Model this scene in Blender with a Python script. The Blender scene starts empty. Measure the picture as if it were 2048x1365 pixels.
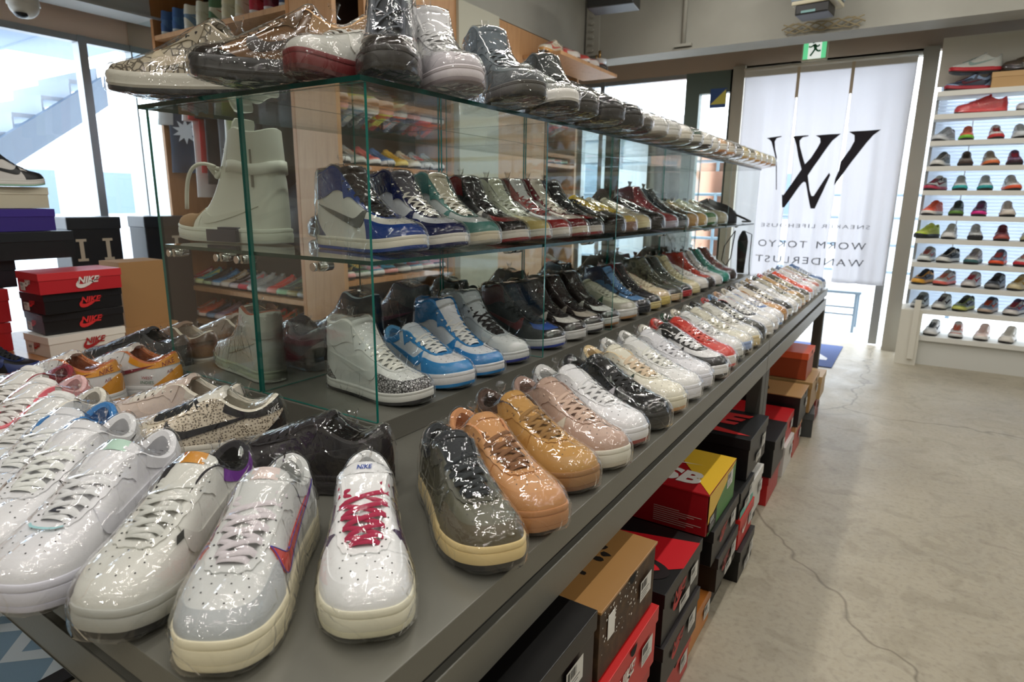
import bpy, bmesh, math, random
import numpy as np
from mathutils import Vector, Matrix, noise
S = bpy.context.scene
COL = S.collection
PI = math.pi
rad = math.radians

# ---------------------------------------------------------------- camera
cam_d = bpy.data.cameras.new('camera')
cam_o = bpy.data.objects.new('camera', cam_d)
COL.objects.link(cam_o)
cam_d.sensor_width = 36.0
cam_d.lens = 1241.66 * 36.0 / 2048.0
cam_d.clip_start = 0.02
cam_d.clip_end = 200
RX = Vector((0.84124878, 0.54052815, 0.01139333))
RY = Vector((-0.12778772, 0.17831722, 0.97563993))
RZ = Vector((0.52532921, -0.82221183, 0.21908201))
M = Matrix((RX, RY, RZ)).transposed().to_4x4()
M.translation = (0, 0, 1.18)
cam_o.matrix_world = M
cam_d.dof.use_dof = True
cam_d.dof.focus_distance = 1.15
cam_d.dof.aperture_fstop = 7.0
S.camera = cam_o

# ---------------------------------------------------------------- world, exposure
S.view_settings.view_transform = 'Standard'
S.view_settings.look = 'None'
S.view_settings.gamma = 1.0
S.view_settings.use_curve_mapping = False
S.view_settings.exposure = 0.0
W = bpy.data.worlds.new('World')
S.world = W
W.use_nodes = True
W.node_tree.nodes['Background'].inputs[0].default_value = (0.91, 0.955, 1.0, 1)
W.node_tree.nodes['Background'].inputs[1].default_value = 6.5

LAMP_POWER = 13.5
def tube_light(name, x, y, z, length, along_y=True, power=LAMP_POWER):
    ld = bpy.data.lights.new(name, 'AREA')
    ld.shape = 'RECTANGLE'
    ld.size = 0.05
    ld.size_y = length
    ld.energy = power
    ld.color = (1.0, 0.96, 0.90)
    lo = bpy.data.objects.new(name, ld)
    lo.location = (x, y, z)
    if not along_y:
        lo.rotation_euler = (0, 0, PI / 2)
    COL.objects.link(lo)
    return lo

# ---------------------------------------------------------------- helpers
def lin(c):
    return c / 12.92 if c <= 0.04045 else ((c + 0.055) / 1.055) ** 2.4
def hx(h):
    h = h.lstrip('#')
    return tuple(lin(int(h[i:i + 2], 16) / 255.0) for i in (0, 2, 4)) + (1.0,)

_m = {}
def mat(name, color='#808080', rough=0.5, metal=0.0, bump=0.0, bscale=300.0, spec=0.5, trans=0.0, coat=0.0):
    key = (name, color, rough, metal, bump, bscale, trans, coat)
    if key in _m:
        return _m[key]
    m = bpy.data.materials.new(name)
    m.use_nodes = True
    nt = m.node_tree
    b = nt.nodes['Principled BSDF']
    b.inputs['Base Color'].default_value = hx(color)
    b.inputs['Roughness'].default_value = rough
    b.inputs['Metallic'].default_value = metal
    b.inputs['Specular IOR Level'].default_value = spec
    b.inputs['Coat Weight'].default_value = coat
    if bump > 0:
        tc = nt.nodes.new('ShaderNodeTexCoord')
        no = nt.nodes.new('ShaderNodeTexNoise')
        no.inputs['Scale'].default_value = bscale
        bu = nt.nodes.new('ShaderNodeBump')
        bu.inputs['Strength'].default_value = bump
        bu.inputs['Distance'].default_value = 0.001
        nt.links.new(tc.outputs['Object'], no.inputs['Vector'])
        nt.links.new(no.outputs['Fac'], bu.inputs['Height'])
        nt.links.new(bu.outputs['Normal'], b.inputs['Normal'])
    _m[key] = m
    return m

def mat_var(name, stops, scale=5.0, detail=4.0, rough=0.6, bump=0.1, stretch=(1, 1, 1), kind='noise', coord='Object', distort=0.0, rvar=None, bdist=0.002):
    """noise / voronoi coloured material, stops = [(pos, hex), ...]"""
    key = (name, str(stops), scale, rough, kind)
    if key in _m:
        return _m[key]
    m = bpy.data.materials.new(name)
    m.use_nodes = True
    nt = m.node_tree
    b = nt.nodes['Principled BSDF']
    b.inputs['Roughness'].default_value = rough
    tc = nt.nodes.new('ShaderNodeTexCoord')
    mp = nt.nodes.new('ShaderNodeMapping')
    mp.inputs['Scale'].default_value = stretch
    nt.links.new(tc.outputs[coord], mp.inputs['Vector'])
    if kind == 'noise':
        t = nt.nodes.new('ShaderNodeTexNoise')
        t.inputs['Scale'].default_value = scale
        t.inputs['Detail'].default_value = detail
        t.inputs['Distortion'].default_value = distort
        out = t.outputs['Fac']
    elif kind == 'crack':
        t = nt.nodes.new('ShaderNodeTexVoronoi')
        t.feature = 'DISTANCE_TO_EDGE'
        t.inputs['Scale'].default_value = scale
        out = t.outputs['Distance']
    elif kind == 'wave':
        t = nt.nodes.new('ShaderNodeTexWave')
        t.inputs['Scale'].default_value = scale
        t.inputs['Distortion'].default_value = distort
        t.inputs['Detail'].default_value = detail
        out = t.outputs['Fac']
    else:
        t = nt.nodes.new('ShaderNodeTexVoronoi')
        t.inputs['Scale'].default_value = scale
        out = t.outputs['Distance']
    nt.links.new(mp.outputs['Vector'], t.inputs['Vector'])
    r = nt.nodes.new('ShaderNodeValToRGB')
    els = r.color_ramp.elements
    while len(els) < len(stops):
        els.new(0.5)
    for e, (p, c) in zip(els, stops):
        e.position = p
        e.color = hx(c)
    nt.links.new(out, r.inputs['Fac'])
    nt.links.new(r.outputs['Color'], b.inputs['Base Color'])
    if bump > 0:
        bu = nt.nodes.new('ShaderNodeBump')
        bu.inputs['Strength'].default_value = bump
        bu.inputs['Distance'].default_value = bdist
        nt.links.new(out, bu.inputs['Height'])
        nt.links.new(bu.outputs['Normal'], b.inputs['Normal'])
    _m[key] = m
    return m

def mat_clear(name, tint, ior=1.45, gloss_rough=0.02, boost=1.0, base=0.0, haze=0.0, bump=None):
    """thin clear sheet: straight-through light plus a Fresnel reflection"""
    m = bpy.data.materials.new(name)
    m.use_nodes = True
    nt = m.node_tree
    for n in list(nt.nodes):
        nt.nodes.remove(n)
    o = nt.nodes.new('ShaderNodeOutputMaterial')
    tr = nt.nodes.new('ShaderNodeBsdfTransparent')
    tr.inputs[0].default_value = tint
    gl = nt.nodes.new('ShaderNodeBsdfGlossy')
    gl.inputs['Roughness'].default_value = gloss_rough
    gl.inputs['Color'].default_value = (1, 1, 1, 1)
    fr = nt.nodes.new('ShaderNodeLayerWeight')
    fr.inputs['Blend'].default_value = .5
    pw = nt.nodes.new('ShaderNodeMath')
    pw.operation = 'POWER'
    pw.inputs[1].default_value = 5.0
    f0 = ((ior - 1) / (ior + 1)) ** 2
    sc_ = nt.nodes.new('ShaderNodeMath')
    sc_.operation = 'MULTIPLY_ADD'
    sc_.inputs[1].default_value = 1 - f0
    sc_.inputs[2].default_value = f0
    ma = nt.nodes.new('ShaderNodeMath')
    ma.operation = 'MULTIPLY_ADD'
    ma.inputs[1].default_value = boost
    ma.inputs[2].default_value = base
    ma.use_clamp = True
    mx = nt.nodes.new('ShaderNodeMixShader')
    nt.links.new(fr.outputs['Facing'], pw.inputs[0])
    nt.links.new(pw.outputs[0], sc_.inputs[0])
    nt.links.new(sc_.outputs[0], ma.inputs[0])
    nt.links.new(ma.outputs[0], mx.inputs[0])
    nt.links.new(gl.outputs[0], mx.inputs[2])
    if haze > 0:
        df = nt.nodes.new('ShaderNodeBsdfDiffuse')
        df.inputs[0].default_value = (0.9, 0.92, 0.95, 1)
        m2 = nt.nodes.new('ShaderNodeMixShader')
        m2.inputs[0].default_value = haze
        nt.links.new(tr.outputs[0], m2.inputs[1])
        nt.links.new(df.outputs[0], m2.inputs[2])
        nt.links.new(m2.outputs[0], mx.inputs[1])
    else:
        nt.links.new(tr.outputs[0], mx.inputs[1])
    if bump:
        tc = nt.nodes.new('ShaderNodeTexCoord')
        mp = nt.nodes.new('ShaderNodeMapping')
        mp.inputs['Scale'].default_value = bump[1]
        no = nt.nodes.new('ShaderNodeTexNoise')
        no.inputs['Scale'].default_value = bump[2]
        no.inputs['Detail'].default_value = 3.0
        no.inputs['Distortion'].default_value = 1.2
        bu = nt.nodes.new('ShaderNodeBump')
        bu.inputs['Strength'].default_value = bump[0]
        bu.inputs['Distance'].default_value = 0.004
        nt.links.new(tc.outputs['Object'], mp.inputs['Vector'])
        nt.links.new(mp.outputs[0], no.inputs['Vector'])
        # sharp creases added to the soft waviness
        n2 = nt.nodes.new('ShaderNodeTexNoise')
        n2.inputs['Scale'].default_value = 9.0
        va = nt.nodes.new('ShaderNodeVectorMath')
        va.operation = 'MULTIPLY_ADD'
        va.inputs[1].default_value = (.12, .12, .12)
        vo = nt.nodes.new('ShaderNodeTexVoronoi')
        vo.feature = 'DISTANCE_TO_EDGE'
        vo.inputs['Scale'].default_value = 17.0
        mr = nt.nodes.new('ShaderNodeMapRange')
        mr.interpolation_type = 'SMOOTHSTEP'
        mr.inputs[2].default_value = .07
        mr.inputs[3].default_value = .30
        mr.inputs[4].default_value = 0.0
        ad = nt.nodes.new('ShaderNodeMath')
        ad.operation = 'ADD'
        nt.links.new(mp.outputs[0], n2.inputs['Vector'])
        nt.links.new(n2.outputs['Color'], va.inputs[0])
        nt.links.new(mp.outputs[0], va.inputs[2])
        nt.links.new(va.outputs[0], vo.inputs['Vector'])
        nt.links.new(vo.outputs['Distance'], mr.inputs[0])
        nt.links.new(mr.outputs[0], ad.inputs[0])
        nt.links.new(no.outputs['Fac'], ad.inputs[1])
        nt.links.new(ad.outputs[0], bu.inputs['Height'])
        nt.links.new(bu.outputs[0], gl.inputs['Normal'])
        nt.links.new(bu.outputs[0], fr.inputs['Normal'])
    nt.links.new(mx.outputs[0], o.inputs[0])
    return m

FILM = mat_clear('shrink_film', (0.985, 0.985, 0.985, 1), 1.45, 0.028, 1.35, 0.016, 0.004, (0.85, (1, 1, 1), 26.0))
GLASS = mat_clear('clear_glass', (0.955, 0.975, 0.965, 1), 1.5, 0.01, 1.0, 0.0, 0.0)
WINGLASS = mat_clear('window_glass', (0.96, 0.98, 0.99, 1), 1.45, 0.0, 0.7, 0.0, 0.0)
EDGE = mat('glass_edge', '#0f6a60', 0.12, 0.0)
EDGE_D = mat('glass_edge_dark', '#0b3a34', 0.12, 0.0)

class MB:
    """collects geometry for one mesh object"""
    def __init__(self):
        self.v, self.f, self.mi, self.sm = [], [], [], []
    def add(self, vs, fs, mi=0, smooth=False):
        o = len(self.v)
        self.v += [tuple(p) for p in vs]
        for f in fs:
            self.f.append(tuple(o + i for i in f))
            self.mi.append(mi)
            self.sm.append(smooth)
        return self
    def box(self, x0, x1, y0, y1, z0, z1, mi=0):
        v = [(x, y, z) for x in (x0, x1) for y in (y0, y1) for z in (z0, z1)]
        f = [(0, 1, 3, 2), (4, 6, 7, 5), (0, 4, 5, 1), (2, 3, 7, 6), (0, 2, 6, 4), (1, 5, 7, 3)]
        return self.add(v, f, mi)
    def tube(self, pts, r, n=8, mi=0, cap=True):
        pts = [Vector(p) for p in pts]
        rr = r if isinstance(r, (list, tuple)) else [r] * len(pts)
        vs, fs = [], []
        prev = None
        for i, p in enumerate(pts):
            d = (pts[min(i + 1, len(pts) - 1)] - pts[max(i - 1, 0)]).normalized()
            if prev is None:
                a = d.orthogonal().normalized()
            else:
                a = (prev - d * prev.dot(d)).normalized()
            prev = a
            b = d.cross(a)
            for k in range(n):
                t = 2 * PI * k / n
                vs.append(p + (a * math.cos(t) + b * math.sin(t)) * rr[i])
        for i in range(len(pts) - 1):
            for k in range(n):
                k2 = (k + 1) % n
                fs.append((i * n + k, i * n + k2, (i + 1) * n + k2, (i + 1) * n + k))
        self.add(vs, fs, mi, True)
        if cap:
            self.add(vs[:n], [tuple(range(n))[::-1]], mi)
            self.add(vs[-n:], [tuple(range(n))], mi)
        return self
    def grid(self, G, mi=0, closed_u=False, closed_v=False, smooth=True, flip=False):
        nu, nv = len(G), len(G[0])
        vs = [p for row in G for p in row]
        fs = []
        for i in range(nu if closed_u else nu - 1):
            for j in range(nv if closed_v else nv - 1):
                a, b, c, d = i * nv + j, ((i + 1) % nu) * nv + j, ((i + 1) % nu) * nv + (j + 1) % nv, i * nv + (j + 1) % nv
                fs.append((a, d, c, b) if flip else (a, b, c, d))
        return self.add(vs, fs, mi, smooth)
    def poly(self, pts, depth, axis='z', mi=0):
        """extruded flat outline; pts 2D; caller transforms"""
        n = len(pts)
        vs = [(p[0], p[1], 0) for p in pts] + [(p[0], p[1], depth) for p in pts]
        fs = [tuple(range(n))[::-1], tuple(range(n, 2 * n))]
        fs += [(i, (i + 1) % n, n + (i + 1) % n, n + i) for i in range(n)]
        return self.add(vs, fs, mi)
    def xf(self, m):
        self.v = [tuple(m @ Vector(p)) for p in self.v]
        return self
    def mesh(self, name, mats=(), sharp=None, bevel=0.0, merge=True):
        me = bpy.data.meshes.new(name)
        me.from_pydata(self.v, [], self.f)
        me.polygons.foreach_set('material_index', self.mi)
        me.polygons.foreach_set('use_smooth', self.sm)
        for m in mats:
            me.materials.append(m)
        bm = bmesh.new()
        bm.from_mesh(me)
        if merge:
            bmesh.ops.remove_doubles(bm, verts=bm.verts, dist=1e-6)
        if bevel > 0:
            es = [e for e in bm.edges if len(e.link_faces) == 2 and e.calc_face_angle(0) > 0.6]
            bmesh.ops.bevel(bm, geom=es, offset=bevel, segments=2, profile=0.6, affect='EDGES', clamp_overlap=True)
        bmesh.ops.recalc_face_normals(bm, faces=bm.faces)
        bm.to_mesh(me)
        bm.free()
        if sharp is not None:
            me.set_sharp_from_angle(angle=sharp)
        me.update()
        return me
    def obj(self, name, mats, parent=None, loc=None, rotz=0, bevel=0.0, sharp=None, **tags):
        if not isinstance(mats, (list, tuple)):
            mats = [mats]
        return mkobj(name, self.mesh(name, mats, sharp, bevel), parent, loc, rotz, **tags)

def mkobj(name, me, parent=None, loc=None, rotz=0, mats=None, **tags):
    o = bpy.data.objects.new(name, me)
    COL.objects.link(o)
    if parent is not None:
        o.parent = parent
    if loc is not None:
        o.location = loc
    if rotz:
        o.rotation_euler = (0, 0, rotz)
    if mats:
        for i, m in enumerate(mats):
            o.material_slots[i].link = 'OBJECT'
            o.material_slots[i].material = m
    for k, v in tags.items():
        if v is not None:
            o[k] = v
    return o

def thing(name, label, category, loc=(0, 0, 0), rotz=0, group=None):
    return mkobj(name, None, None, loc, rotz, label=label, category=category, group=group)

_tc = {}
def text_mesh(body, size, extrude=0.0, shear=0.0, bold=0.0, align='CENTER', space=1.0):
    key = (body, size, extrude, shear, bold, align, space)
    if key in _tc:
        return _tc[key]
    cu = bpy.data.curves.new('lettering', 'FONT')
    cu.body = body
    cu.size = size
    cu.extrude = extrude
    cu.shear = shear
    cu.offset = bold
    cu.align_x = align
    cu.align_y = 'CENTER'
    cu.space_character = space
    cu.resolution_u = 3
    o = bpy.data.objects.new('lettering', cu)
    COL.objects.link(o)
    bpy.context.view_layer.update()
    me = bpy.data.meshes.new_from_object(o)
    bpy.data.objects.remove(o)
    _tc[key] = me
    return me

def frame(origin, xdir, ydir):
    x = Vector(xdir).normalized()
    y = Vector(ydir).normalized()
    z = x.cross(y)
    m = Matrix((x, y, z)).transposed().to_4x4()
    m.translation = origin
    return m

def add_mesh(mb, me, m, mi=0):
    mb.add([m @ v.co for v in me.vertices], [tuple(p.vertices) for p in me.polygons], mi)

def hermite(knots, x):
    """knots: array (n, 1+k) sorted by column 0, Catmull-Rom style"""
    K = knots
    i = int(np.searchsorted(K[:, 0], x) - 1)
    i = max(0, min(len(K) - 2, i))
    x0, x1 = K[i, 0], K[i + 1, 0]
    h = x1 - x0
    t = (x - x0) / h
    def tan(j):
        if j <= 0 or j >= len(K) - 1:
            return (K[min(j + 1, len(K) - 1), 1:] - K[max(j - 1, 0), 1:]) / (K[min(j + 1, len(K) - 1), 0] - K[max(j - 1, 0), 0])
        d0 = (K[j, 1:] - K[j - 1, 1:]) / (K[j, 0] - K[j - 1, 0])
        d1 = (K[j + 1, 1:] - K[j, 1:]) / (K[j + 1, 0] - K[j, 0])
        a, b = K[j, 0] - K[j - 1, 0], K[j + 1, 0] - K[j, 0]
        return (d0 * b + d1 * a) / (a + b)
    m0, m1 = tan(i) * h, tan(i + 1) * h
    p0, p1 = K[i, 1:], K[i + 1, 1:]
    return (2 * t**3 - 3 * t**2 + 1) * p0 + (t**3 - 2 * t**2 + t) * m0 + (-2 * t**3 + 3 * t**2) * p1 + (t**3 - t**2) * m1
# ================================================================ sneakers
SWOOSH_TOP = [(0.046, 0.082), (0.037, 0.071), (0.029, 0.0655), (0.018, 0.0635), (0.002, 0.066), (-0.02, 0.0705), (-0.05, 0.077), (-0.08, 0.083), (-0.108, 0.0885)]
SWOOSH_BOT = [(0.046, 0.082), (0.0505, 0.070), (0.052, 0.058), (0.046, 0.049), (0.034, 0.0465), (0.012, 0.051), (-0.022, 0.060), (-0.066, 0.0735), (-0.108, 0.0885)]

# s, bottom x, bottom y | top x, top y, top z | a, b, bz
LOW = [
 (0.00, .1475, 0.0,   .052, 0.0,  .0720, .026, .062, .0040),
 (0.06, .143, .024,   .052, .011, .0720, .026, .058, .0040),
 (0.13, .124, .0415,  .047, .017, .0745, .026, .048, .0020),
 (0.22, .094, .0505,  .029, .0205, .0840, .026, .034, -.003),
 (0.32, .058, .0520,  .007, .0235, .0970, .030, .022, -.012),
 (0.45, .010, .0455,  -.026, .027, .1140, .034, .009, -.025),
 (0.52, -.015, .0425, -.043, .031, .1130, .034, .007, -.026),
 (0.59, -.042, .0400, -.059, .034, .1010, .030, .006, -.024),
 (0.70, -.082, .0380, -.087, .0335, .0880, .026, .005, -.020),
 (0.82, -.116, .0340, -.112, .0290, .0905, .026, .006, -.022),
 (0.92, -.139, .0215, -.131, .0170, .1010, .028, .008, -.028),
 (1.00, -.1475, 0.0,  -.138, 0.0,  .1050, .030, .009, -.030)]
HIGH = [
 (0.00, .1475, 0.0,   .056, 0.0,  .0680, .024, .058, .0030),
 (0.06, .143, .023,   .056, .011, .0680, .024, .055, .0030),
 (0.13, .124, .0400,  .050, .016, .0720, .024, .045, .0010),
 (0.22, .094, .0485,  .032, .0205, .0850, .024, .030, -.005),
 (0.32, .058, .0500,  .010, .0235, .1060, .030, .018, -.016),
 (0.45, .010, .0440,  -.022, .029, .1430, .040, .008, -.035),
 (0.52, -.015, .0410, -.040, .034, .1660, .044, .006, -.045),
 (0.59, -.042, .0390, -.056, .037, .1720, .044, .004, -.050),
 (0.70, -.082, .0370, -.086, .0375, .1620, .040, .003, -.050),
 (0.82, -.116, .0330, -.112, .0330, .1600, .040, .003, -.050),
 (0.92, -.139, .0210, -.130, .0195, .1650, .040, .004, -.050),
 (1.00, -.1475, 0.0,  -.136, 0.0,  .1670, .040, .006, -.050)]
RUN = [
 (0.00, .1475, 0.0,   .060, 0.0,  .0640, .018, .060, -.002),
 (0.06, .142, .022,   .060, .009, .0640, .018, .056, -.002),
 (0.13, .122, .0390,  .053, .015, .0670, .020, .044, -.003),
 (0.22, .092, .0475,  .034, .0185, .0770, .022, .030, -.006),
 (0.32, .058, .0480,  .010, .0215, .0910, .026, .020, -.012),
 (0.45, .010, .0400,  -.026, .025, .1120, .032, .008, -.025),
 (0.52, -.015, .0370, -.044, .029, .1150, .034, .006, -.026),
 (0.59, -.042, .0360, -.060, .031, .1040, .030, .005, -.024),
 (0.70, -.082, .0360, -.088, .0310, .0890, .026, .004, -.018),
 (0.82, -.116, .0330, -.112, .0270, .0930, .026, .004, -.022),
 (0.92, -.139, .0210, -.131, .0160, .1070, .028, .006, -.028),
 (1.00, -.1475, 0.0,  -.140, 0.0,  .1140, .030, .004, -.030)]
BOOT = [tuple(list(r[:5]) + [r[5] + (0.0 if r[0] < .3 else (0.03 if r[0] < .4 else .11)), r[6] * 1.2, r[7], r[8] * 1.4]) for r in HIGH]

SHAPES = {  # table, upper bottom z, sole thickness scale, sole overhang
    'low':  (LOW, .030, 1.0, .0045),
    'high': (HIGH, .026, .86, .004),
    'run':  (RUN, .032, 1.05, .005),
    'boot': (BOOT, .034, 1.1, .006)}

class Last:
    def __init__(self, kind):
        tab, self.zb, self.ks, self.over = SHAPES[kind]
        self.kind = kind
        rows = []
        for r in tab:
            rows.append(r)
        ext = []
        for s in (0.92, 0.82):   # continue past the heel
            r = [q for q in tab if q[0] == s][0]
            ext.append([2 - s, r[1], -r[2], r[3], -r[4]] + list(r[5:]))
        ext = ext[::-1] if ext[0][0] > ext[1][0] else ext
        half = [list(r) for r in tab] + sorted(ext, key=lambda q: q[0])
        neg = [[-r[0], r[1], -r[2], r[3], -r[4]] + r[5:] for r in half if r[0] > 0]
        self.K = np.array(sorted(neg + half, key=lambda q: q[0]), float)
        self.cache = {}
    def row(self, u):
        if u > 1.02:
            u -= 2
        elif u < -1.02:
            u += 2
        k = round(u, 5)
        if k not in self.cache:
            self.cache[k] = hermite(self.K, u)
        return self.cache[k]
    def bend(self, p):
        x, y, z = p
        if x > 0:
            y += 0.010 * (x / .15) ** 2
        if x > 0.055:
            z += 0.011 * ((x - .055) / .095) ** 2
        if x < -0.11:
            z += 0.003 * ((-.11 - x) / .04) ** 2
        return Vector((x, y, z))
    def raw(self, u, t):
        r = self.row(u)
        P0 = np.array([r[0], r[1], self.zb - .004])
        P1 = np.array([r[2], r[3], r[4]])
        n = P0 - P1
        n[2] = 0
        L = np.linalg.norm(n)
        n = n / L if L > 1e-6 else np.array([1., 0, 0])
        c1 = P0 + np.array([0, 0, r[5]]) + n * .003
        c2 = P1 + n * r[6] + np.array([0, 0, r[7]])
        q = (1 - t)
        return q**3 * P0 + 3 * q*q*t * c1 + 3 * q*t*t * c2 + t**3 * P1
    def S(self, u, t, off=0.0):
        p = self.raw(u, t)
        if off:
            e = 2e-3
            du = self.raw(u + e, t) - self.raw(u - e, t)
            ta, tb = max(0, t - .01), min(1, t + .01)
            dt = self.raw(u, tb) - self.raw(u, ta)
            n = np.cross(du, dt)
            L = np.linalg.norm(n)
            if L > 1e-12:
                n = n / L
                c = np.array([min(max(p[0], -.09), .05), 0.0, .02])
                if n.dot(p - c) < 0:
                    n = -n
                p = p + n * off
        return self.bend(p)
    def outline(self, u, off):
        r = self.row(u)
        e = 2e-3
        a, b = self.row(u - e), self.row(u + e)
        d = np.array([b[0] - a[0], b[1] - a[1]])
        L = np.linalg.norm(d)
        n = np.array([d[1], -d[0]]) / max(L, 1e-9)
        p = np.array([r[0], r[1]])
        if n.dot(p / np.array([.15, .05])) < 0:
            n = -n
        return p + n * off
    def find(self, x, z, side):
        """(u,t) whose surface point has side-view coordinates x,z (before bending)"""
        if not hasattr(self, 'tab'):
            self.tab = []
            for i in range(12, 56):
                u = i / 60.0 * 1.05
                for j in range(0, 41):
                    t = j / 40.0
                    p = self.raw(u, t)
                    self.tab.append((u, t, p[0], p[2]))
            self.tab = np.array(self.tab)
        d = (self.tab[:, 2] - x) ** 2 + (self.tab[:, 3] - z) ** 2
        k = int(np.argmin(d))
        u, t = self.tab[k, 0], self.tab[k, 1]
        for _ in range(6):
            p = self.raw(u, t)
            e = 1e-3
            pu = (self.raw(u + e, t) - p) / e
            pt = (self.raw(u, t + e) - p) / e
            J = np.array([[pu[0], pt[0]], [pu[2], pt[2]]])
            try:
                s = np.linalg.solve(J, np.array([x - p[0], z - p[2]]))
            except Exception:
                break
            u = min(.98, max(.1, u + max(-.05, min(.05, s[0]))))
            t = min(1.0, max(0.0, t + max(-.1, min(.1, s[1]))))
        return side * u, t

TIP = {}
def frange(a, b, n):
    return [a + (b - a) * i / (n - 1) for i in range(n)]

def patch(mb, L, us, flo, fhi, nv, off, mi=0, edge=0.0025):
    """a raised panel between two t-curves over the outline positions us"""
    G = []
    for u in us:
        lo, hi = flo(u), fhi(u)
        row = [L.S(u, lo, -edge)]
        row += [L.S(u, lo + (hi - lo) * j / (nv - 1), off) for j in range(nv)]
        row.append(L.S(u, hi, -edge))
        G.append(row)
    G = [[L.S(us[0], flo(us[0]) + (fhi(us[0]) - flo(us[0])) * min(max(j - 1, 0), nv - 1) / (nv - 1), -edge) for j in range(nv + 2)]] + G
    G += [[L.S(us[-1], flo(us[-1]) + (fhi(us[-1]) - flo(us[-1])) * min(max(j - 1, 0), nv - 1) / (nv - 1), -edge) for j in range(nv + 2)]]
    mb.grid(G, mi)

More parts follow.
